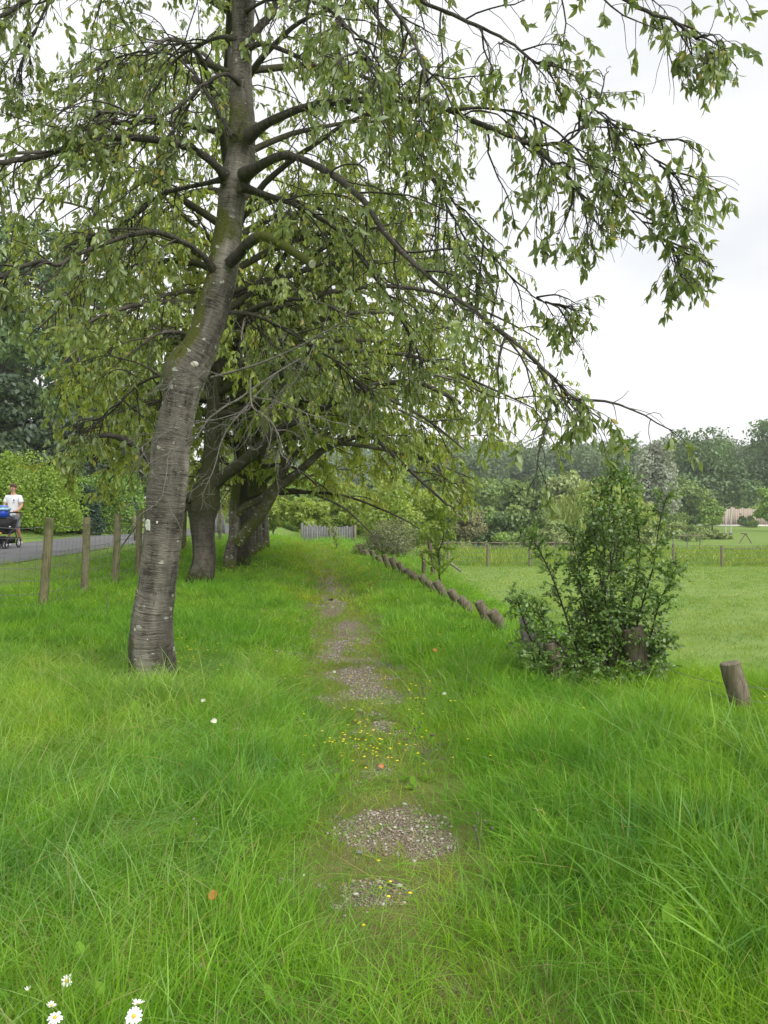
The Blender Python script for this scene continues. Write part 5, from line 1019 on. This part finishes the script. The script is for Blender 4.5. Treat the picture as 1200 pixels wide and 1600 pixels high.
# faces the camera (-Y); right hand is at -X
J = [(0, 0, .98, (.15, .10)), (0, 0, 1.12, (.145, .10)), (0, .01, 1.28, (.165, .105)), (0, .01, 1.42, (.15, .09)), (0, 0, 1.50, (.062, .062)), (0, -.01, 1.57, .055),            # 0-5 pelvis..neck
     (0, -.02, 1.66, (.075, .09)), (0, -.015, 1.74, (.07, .085)),                                                                                      # 6,7 head
     (-.18, .01, 1.43, .062), (-.245, -.03, 1.18, .045), (-.20, -.24, 1.04, .034), (-.17, -.30, 1.01, .034),                                             # 8-11 right arm
     (.18, .01, 1.43, .062), (.26, -.03, 1.18, .045), (.24, -.24, 1.04, .034), (.20, -.30, 1.01, .034),                                               # 12-15 left arm
     (-.09, 0, .88, .088), (-.10, -.10, .52, .062), (-.10, -.02, .12, .042), (-.10, -.04, .06, .042), (-.10, -.17, .035, .035),                           # 16-20 right leg
     (.09, .0, .88, .088), (.10, .04, .50, .062), (.10, .24, .16, .042), (.10, .25, .09, .042), (.10, .13, .04, .035)]
Bn = [(0, 1), (1, 2), (2, 3), (3, 4), (4, 5), (5, 6), (6, 7), (3, 8), (8, 9), (9, 10), (10, 11), (3, 12), (12, 13), (13, 14), (14, 15), (0, 16), (16, 17), (17, 18), (18, 19), (19, 20), (0, 21), (21, 22), (22, 23), (23, 24), (24, 25)]
HB = .30; 
body = skin_obj('body', J, Bn, M_skin, pt)
for sx in (-1, 1):   # fingers closed on the pushchair handle, each a short bent chain from the palm
    hx0 = -.17 if sx < 0 else .20
    for k in range(4):
        x = hx0 + (k - 1.5) * .02; l = (.9, 1., .95, .8)[k]
        skin_obj('finger', [(x, -.315, 1.02, .010), (x, -.345 * 1, 1.035, .009), (x, -.365, 1.02, .0085), (x, -.36, 1.02 - .03 * l, .008)], [(0, 1), (1, 2), (2, 3)], M_skin, body, 1)
    skin_obj('thumb', [(hx0 - sx * .03, -.30, 1.0, .012), (hx0 - sx * .045, -.325, 1.0, .011), (hx0 - sx * .04, -.345, 1.0, .010)], [(0, 1), (1, 2)], M_skin, body, 1)
skin_obj('t_shirt', [(0, 0, .80, (.172, .13)), (0, 0, 1.02, (.165, .125)), (0, .01, 1.28, (.182, .125)), (0, .01, 1.41, (.155, .105)), (0, .0, 1.49, (.075, .075)), (-.185, .01, 1.42, .082), (-.235, -.02, 1.24, .074), (.185, .01, 1.42, .082), (.25, -.02, 1.24, .074)],
    [(0, 1), (1, 2), (2, 3), (3, 4), (3, 5), (5, 6), (3, 7), (7, 8)], M_white, pt)
skin_obj('shorts', [(0, 0, 1.02, (.145, .11)), (-.09, 0, .84, .108), (-.10, -.08, .50, .10), (.09, 0, .84, .108), (.10, .03, .50, .10)], [(0, 1), (1, 2), (0, 3), (3, 4)], M_greyc, pt)
skin_obj('shoe', [(-.10, .02, .05, .05), (-.10, -.07, .05, .052), (-.10, -.19, .035, .042)], [(0, 1), (1, 2)], M_shoe, pt); skin_obj('shoe', [(.10, .29, .11, .05), (.10, .22, .08, .05), (.10, .11, .045, .042)], [(0, 1), (1, 2)], M_shoe, pt)
m = MB(); m.ball((0, .012, 1.745), (.096, .108, .082), 16, 10); m.ball((0, -.055, 1.785), (.075, .055, .04), 12, 8); m.ball((0, .06, 1.70), (.08, .06, .07), 12, 8); m.build('hair', M_hair, pt)
for sx in (-1, 1):
    m = MB(); m.ball((sx * .031, -.107, 1.685), (.012, .006, .007)); m.build('eye', M_eye, body); m = MB(); m.ball((sx * .088, -.01, 1.672), (.014, .02, .032)); m.build('ear', M_skin, body)
    m = MB(); m.ball((sx * .031, -.110, 1.702), (.020, .006, .004)); m.build('eyebrow', M_hair, body)
m = MB(); m.ball((0, -.118, 1.66), (.012, .018, .026)); m.build('nose', M_skin, body); m = MB(); m.ball((0, -.108, 1.622), (.024, .007, .006)); m.build('mouth', M_lip, body)
m = MB(); m.ball((.07, -.120, 1.34), (.022, .006, .03)); m.ball((.052, -.122, 1.325), (.012, .005, .012)); m.build('chest_print', M_print, pt)
m = MB(); m.ball((.065, -.121, 1.27), (.045, .004, .006)); m.build('chest_print', M_print, pt)

# pushchair in front of him
M_blk = plain('black_fabric', (.018, .018, .02), .8, .2, 10.); M_frame = plain('dark_frame', (.05, .05, .055), .4, .1, 4., metal=.5); M_tyre = plain('tyre', (.02, .02, .02), .8); M_hub = plain('pale_hub', (.55, .56, .58), .4)
pb = mb + np.array([.17, -1.0, 0]); pb[2] = hz(-10, pb[1]) + .06
pc = thing('pushchair', 'black pushchair with an orange toy in its basket, pushed by the man', 'pushchair', pb)
def wheel(x, y, r, w=.04):
    o = bpy.data.objects.new('wheel', None); COL.objects.link(o); o.parent = pc; o.location = (x, y, r)
    a = np.arange(24) * 2 * np.pi / 24; m = MB(); ring = np.stack([0 * a, (r - w / 2) * np.cos(a), (r - w / 2) * np.sin(a)], -1)
    V, F = [], []
    kk = 8; b_ = np.arange(kk) * 2 * np.pi / kk
    V = np.stack([np.broadcast_to(w / 2 * np.cos(b_), (24, kk)), (r - w / 2 + w / 2 * np.sin(b_))[None] * np.cos(a)[:, None], (r - w / 2 + w / 2 * np.sin(b_))[None] * np.sin(a)[:, None]], -1).reshape(-1, 3)
    i, j = np.meshgrid(np.arange(24), np.arange(kk), indexing='ij'); F = np.stack([i * kk + j, i * kk + (j + 1) % kk, ((i + 1) % 24) * kk + (j + 1) % kk, ((i + 1) % 24) * kk + j], -1).reshape(-1, 4)
    m.add(V, F); m.build('tyre', M_tyre, o); m = MB()
    for q in range(5): m.tube([[0, 0, 0], [0, (r - w) * math.cos(q * 1.2566), (r - w) * math.sin(q * 1.2566)]], .010, 5)
    m.ball((0, 0, 0), (.03, .03, .03)); m.build('rim', M_hub, o)
for sx in (-1, 1): wheel(sx * .27, .38, .15); wheel(sx * .26, -.30, .11); wheel(sx * .19, -.30, .11, .03) if sx > 0 else None
for sx in (-1, 1):
    m = MB(); m.tube(resample([[sx * .27, .38, .15], [sx * .26, .22, .45], [sx * .25, .40, .75], [sx * .24, .66, .98]], 14), .015, 8); m.tube(resample([[sx * .26, -.30, .13], [sx * .25, -.10, .40], [sx * .25, .22, .55]], 10), .014, 8); m.build('frame_tube', M_frame, pc)
m = MB(); m.tube([[-.24, .66, .98], [-.12, .70, .99], [.12, .70, .99], [.24, .66, .98]], .018, 8); m.build('handle', M_blk, pc)
m = MB(); m.tube([[-.27, .38, .15], [.27, .38, .15]], .012, 6); m.tube([[-.26, -.30, .13], [.26, -.30, .13]], .012, 6); m.build('axle', M_frame, pc)
def shell(pts, th=.02):
    m = MB(); P_ = np.array(pts, float); n = len(P_); m.add(np.vstack([P_[:, 0], P_[:, 1], P_[:, 0] + [0, th, -th * .3], P_[:, 1] + [0, th, -th * .3]]), [[i, i + 1, n + i + 1, n + i] for i in range(n - 1)] + [[2 * n + i, 3 * n + i, 3 * n + i + 1, 2 * n + i + 1] for i in range(n - 1)] + [[i, 2 * n + i, 2 * n + i + 1, i + 1] for i in range(n - 1)] + [[n + i, n + i + 1, 3 * n + i + 1, 3 * n + i] for i in range(n - 1)]); return m
shell([([-.22, -.22, .42], [.22, -.22, .42]), ([-.24, -.05, .40], [.24, -.05, .40]), ([-.24, .16, .44], [.24, .16, .44])], .03).build('seat', M_blk, pc)
shell([([-.24, .14, .44], [.24, .14, .44]), ([-.25, .22, .62], [.25, .22, .62]), ([-.27, .30, .80], [.27, .30, .80])], .03).build('seat_back', M_blk, pc)
# hood / front bar panel that reads as a wide dark band
shell([([-.28, -.12, .58], [.28, -.12, .58]), ([-.30, -.16, .68], [.30, -.16, .68]), ([-.30, -.06, .80], [.30, -.06, .80]), ([-.29, .12, .85], [.29, .12, .85])], .02).build('hood', M_blk, pc)
m = MB(); m.box((0, .02, .22), (.44, .50, .18), taper=1.1); m.build('basket', M_blk, pc, smooth_=False)
m = MB(); m.box((0, -.30, .34), (.46, .10, .03)); m.build('footrest', M_frame, pc, smooth_=False)
m = MB(); m.ball((.04, -.27, .42), (.075, .05, .04), 12, 8); m.build('orange_toy', plain('orange_toy', (.75, .38, .04), .5), pc)
for sx in (-1, 1): m = MB(); m.ball((sx * .27, -.13, .60), (.03, .025, .025)); m.build('joint_cap', M_hub, pc)
cb = pb + np.array([-.08, .14, .86]); t = thing('cool_box', 'blue cool box with a pale blue lid sitting on top of the pushchair', 'cool box', cb)
m = MB(); m.box((0, 0, .10), (.32, .24, .20), taper=1.04); m.build('tub', plain('blue_plastic', (.02, .07, .48), .35), t, smooth_=False)
m = MB(); m.box((0, 0, .235), (.38, .28, .07), taper=.96); m.build('lid', plain('pale_blue_plastic', (.38, .60, .78), .35), t, smooth_=False)
m = MB(); m.box((0, 0, .31), (.28, .20, .06), taper=.7); m.build('lid_top', plain('mid_blue_plastic', (.12, .25, .62), .35), t, smooth_=False)

# far walker in pink
fb = np.array([hx(1157, 117.6), 117.6, zb_]); t = thing('person', 'distant person in a pink top and blue trousers on the terrace', 'person', fb)
bd = skin_obj('body', [(0, 0, .95, .15), (0, 0, 1.4, .17), (0, 0, 1.52, .07), (0, 0, 1.66, .10), (-.24, 0, 1.05, .05), (.24, 0, 1.05, .05), (-.1, .1, .08, .07), (.1, -.1, .08, .07), (-.1, 0, .5, .085), (.1, -.02, .5, .085), (-.2, 0, 1.4, .07), (.2, 0, 1.4, .07)], [(0, 1), (1, 2), (2, 3), (1, 10), (10, 4), (1, 11), (11, 5), (0, 8), (8, 6), (0, 9), (9, 7)], M_skin, t, 1)
skin_obj('top', [(0, 0, .92, (.19, .15)), (0, 0, 1.4, (.21, .15)), (-.25, 0, 1.15, .075), (.25, 0, 1.15, .075)], [(0, 1), (1, 2), (1, 3)], plain('pink_top', (.70, .12, .20), .8), t, 1)
skin_obj('trousers', [(0, 0, .9, .17), (-.1, 0, .5, .11), (-.1, .08, .12, .09), (.1, 0, .5, .11), (.1, -.08, .12, .09)], [(0, 1), (1, 2), (0, 3), (3, 4)], plain('blue_trousers', (.12, .17, .35), .8), t, 1)
m = MB(); m.ball((0, .02, 1.70), (.11, .12, .11)); m.build('hair', M_hair, t)

# ------------------------------------------------------------------ small things in the grass
M_petal = plain('white_petal', (.80, .80, .78), .6, .05, 10.); M_disc = plain('yellow_disc', (.70, .42, .03), .7, .2, 60.); M_stem = plain('flower_stem', (.10, .19, .04), .7)
def daisy(px, py, d, r, tilt, az, label, petals=17, closed=0.):
    r = r * .72; d = d * .86; c = P(px, py, d); z = hz(c[0], c[1]); b = np.array([c[0], c[1], z]); t = thing('daisy', label, 'daisy', b, group='ox-eye daisies in the grass'); h = c[2] - z
    R = np.array(Matrix.Rotation(az, 3, 'Z') @ Matrix.Rotation(tilt, 3, 'X')); v = np.random.RandomState(int(px)); top = np.array([0, 0, h]); ax = R @ np.array([0, 0, 1.])
    m = MB(); m.tube(resample([[.03, .02, 0], [.02, .01, h * .5], top - ax * .02, top - ax * .004], 8), .0018, 5); m.build('stem', M_stem, t)
    for k in range(petals):
        if v.rand() < .12: continue
        a = k * 2 * math.pi / petals + .08 * v.randn(); l = r * (.85 + .25 * v.rand()); up = closed * l + .12 * l * v.randn(); w_ = r * .17
        X_ = np.array([math.cos(a), math.sin(a), 0]); Y_ = np.array([-math.sin(a), math.cos(a), 0]); U = np.array([0, 0, 1.])
        q = [X_ * r * .15, X_ * l * .5 + Y_ * w_ + U * (up * .3 + .002), X_ * l * .93 + Y_ * w_ * .7 + U * up, X_ * l + U * up, X_ * l * .93 - Y_ * w_ * .7 + U * up, X_ * l * .5 - Y_ * w_ + U * (up * .3 + .002)]
        o_ = MB(); o_.add(np.array(q) @ R.T + top, [[0, 1, 5], [1, 2, 4], [1, 4, 5], [2, 3, 4]]); o_.build('petal', M_petal, t)
    m = MB(); m.ball((0, 0, 0), (r * .27, r * .27, r * .14), 12, 7); m.V[0] = m.V[0] @ R.T + top + ax * .002; m.build('disc', M_disc, t)
daisy(209, 1588, 2.30, .030, .75, .1, 'open white daisy with its yellow eye to the camera at the bottom edge')
daisy(215, 1570, 2.42, .024, .2, 2.6, 'half open daisy just above the fully open one', 14, .5)
daisy(86, 1590, 2.30, .026, .5, .5, 'lower left daisy with ragged petals', 12, -.2)
daisy(80, 1572, 2.42, .021, .3, 2.2, 'thin petalled daisy turned away above the ragged one', 10, .3)
daisy(104, 1533, 2.60, .026, .9, 1.0, 'ragged daisy standing above the two lower left ones', 10, .1)
daisy(44, 1549, 2.5, .012, .2, 0, 'small closed white daisy bud at the left', 8, 1.4)
def litter(px, py, size, col, label, name='fallen_leaf', cat='leaf', lift=.10, seed=0, group=None):
    size = size * .7; g = G(px, py + 6); v = np.random.RandomState(seed); o = thing(name, label, cat, g + np.array([0, 0, lift]), 0, group)
    th = np.linspace(0, np.pi, 9); w = .42 * size * np.sin(th) ** .8; x = -np.cos(th) * size / 2; z = .12 * size * np.sin(th * 1.3)
    V = np.concatenate([np.stack([x, w, z + .25 * w], -1), np.stack([x, 0 * w, z], -1), np.stack([x, -w, z + .25 * w], -1)]); V = V @ np.array(Matrix.Rotation(.6, 3, 'X') @ Matrix.Rotation(v.rand() * 3, 3, 'Z')).T
    V2 = V + [0, 0, -.0015]; F = [[i, i + 1, 9 + i + 1, 9 + i] for i in range(8)] + [[9 + i, 10 + i, 19 + i, 18 + i] for i in range(8)]
    m = MB(); m.add(np.vstack([V, V2]), F + [[a + 27 for a in f[::-1]] for f in F]); me = m.mesh(name, col, True); o2 = obj('blade', me, o); m = MB(); m.tube([V[9], V[9] + [-.2 * size, 0, -.1 * size]], .0012, 4); m.build('stalk', M_twig, o)
M_orange = plain('orange_leaf', (.42, .16, .05), .7, .3, 20.); M_paper = plain('bleached_leaf', (.48, .49, .38), .8)
litter(333, 1436, .055, M_orange, 'orange brown fallen leaf in the long grass at lower left', seed=1)
litter(680, 1026, .07, M_orange, 'orange fallen leaf in the grass right of the worn path', seed=2, lift=.10)
litter(596, 1204, .05, M_orange, 'small orange fallen leaf among the yellow flowers', seed=3, lift=.05)
litter(694, 1103, .045, M_paper, 'pale bleached leaf sliver in the grass', 'pale_leaf', seed=4, lift=.12)
litter(318, 1118, .045, M_paper, 'white petal like leaf right of the big trunk foot, the higher one', 'pale_leaf', seed=5, lift=.12)
litter(334, 1153, .055, M_paper, 'white curled leaf lowest right of the big trunk foot', 'pale_leaf', seed=6, lift=.12)
litter(522, 1049, .05, M_paper, 'curved white bark sliver on the path', 'pale_leaf', seed=8, lift=.03)
litter(517, 934, .12, plain('dark_leaf', (.03, .03, .025), .8), 'dark leaf on the far gravel patch', seed=10, lift=.02)
for (px, py, s_, lab, sd_) in ((624, 1391, .020, 'pale flat stone on the nearer gravel patch, right one', 1), (555, 1404, .015, 'whitish pebble at the left of the nearer gravel patch', 2), (578, 1300, .018, 'angular pinkish stone in the larger gravel patch', 3), (560, 1338, .02, 'flat grey stone at the lower rim of the larger gravel patch', 4), (632, 1262, .018, 'pale stone at the top of the larger gravel patch', 5), (524, 1282, .022, 'dark stone at the left rim of the larger gravel patch', 6), (562, 1114, .028, 'white stone on the middle of the path', 7), (602, 1342, .016, 'brown stone at the lower rim of the larger gravel patch', 8)):
    g = G(px, py); v = np.random.RandomState(sd_ + 40); me = stone(v, 'stone', plain('pale_stone', (.50, .48, .44) if sd_ in (1, 2, 5, 7) else ((.30, .20, .16) if sd_ in (3, 8) else (.2, .2, .2)), .85, .2, 30.), s_); o = thing('stone', lab, 'stone', g + np.array([0, 0, .018]), v.rand() * 3, 'stones on the path', me)
# buttercups: countless yellow specks
rng = np.random.RandomState(66); spots = [(545, 1180, 24, 12, 34), (600, 1190, 60, 16, 34), (640, 1120, 45, 12, 16), (300, 1040, 30, 18, 30), (175, 935, 50, 8, 22), (700, 1010, 40, 30, 14), (560, 1100, 60, 40, 20), (640, 1000, 60, 60, 12), (900, 1150, 200, 60, 10), (620, 1430, 40, 20, 6), (650, 900, 50, 14, 12)]
C = []
for (x, y, sx, sy, n) in spots:
    for i in range(n): g = G(x + sx * rng.randn(), min(1590, y + sy * rng.randn())); C.append(g + [0, 0, .05 + .12 * rng.rand()])
for i in range(260):
    x, y = hx(700 + 520 * rng.rand(), 1) , 8 + 30 * rng.rand(); x = x * y
    if x > log_x(y) + .8: C.append(np.array([x, y, hz(x, y) + .06]))
C = np.array(C); a = np.arange(5) * 2 * np.pi / 5; fl = np.concatenate([[[0, 0, 0]], np.stack([np.cos(a), np.sin(a), .35 + 0 * a], -1)]); n = len(C)
V = C[:, None] + (.004 + .002 * rng.rand(n) + .0008 * C[:, 1])[:, None, None] * fl[None]; V = V + rng.randn(n, 1, 3) * .0; F = np.array([[0, 1 + i, 1 + (i + 1) % 5] for i in range(5)]); F = (F[None] + (np.arange(n) * 6)[:, None, None]).reshape(-1, 3)
V2 = np.concatenate([C[:, None] + [-.0015, 0, 0], C[:, None] + [.0015, 0, 0], C[:, None] + [0, 0, -.16]], 1); 
ob = obj('buttercups', mesh('buttercups', V.reshape(-1, 3), F, plain('buttercup_yellow', (.80, .62, .02), .5)), kind='stuff'); ob['label'] = 'tiny yellow buttercups scattered in the grass'
# dry brown flower heads on stalks
M_dry = plain('dry_seedhead', (.13, .10, .10), .9, .3, 60.); M_purple = plain('purple_flower', (.28, .16, .34), .8, .2, 60.)
for i, (px, pb_, pt_, lab, mm) in enumerate([(660, 1200, 1160, 'tallest dry brown knapweed stalk right of the path', M_dry), (668, 1215, 1172, 'dry knapweed stalk beside the tallest one', M_dry), (648, 1175, 1138, 'dry knapweed stalk behind the tallest one', M_dry), (661, 1120, 1074, 'dark thin weed stalk in the grass above the knapweed', M_dry), (556, 1190, 1166, 'small purple flower over the yellow ones', M_purple), (166, 985, 930, 'dark spindly weed in the grass left of the trunk', M_dry), (744, 1345, 1298, 'dry seedhead beside the larger gravel patch', M_dry), (314, 1548, 1541, 'tiny blue violet flower in the lower grass', M_purple)]):
    g = G(px, pb_); top = P(px, pt_, g[1]); h = max(top[2] - g[2], .08); t = thing('knapweed' if mm is M_dry else 'purple_flower', lab, 'weed' if mm is M_dry else 'flower', g, group='dry weed stalks in the grass' if mm is M_dry else None); v = np.random.RandomState(i)
    q = resample([[0, 0, 0], [.01, 0, h * .5], [0, 0, h]], 8); m = MB(); m.tube(q, .0018, 5); tips = [q[-1]]
    if mm is M_dry:
        for k in range(4): e = q[3 + k] + [.05 * v.randn(), .03 * v.randn(), .05 + .04 * v.rand()]; m.tube([q[3 + k], e], .0011, 4); tips.append(e)
    m.build('stem', M_dry if mm is M_dry else M_stem, t)
    for e in tips: m = MB(); m.ball(e, (.006, .006, .008), 8, 6); m.build('flower_head', mm, t)

# ------------------------------------------------------------------ thin summer haze
T = mat('haze'); v = T.n('ShaderNodeVolumePrincipled', {'Color': (.93, .96, 1, 1), 'Density': .00045, 'Anisotropy': .0})
T.t.links.new(v.outputs[0], T.n('ShaderNodeOutputMaterial').inputs['Volume'])
m = MB(); m.box((0, 240, 18), (960, 900, 52)); hzo = m.build('haze', T.m, smooth_=False); hzo['kind'] = 'stuff'; hzo['label'] = 'thin pale haze in the air over the valley'
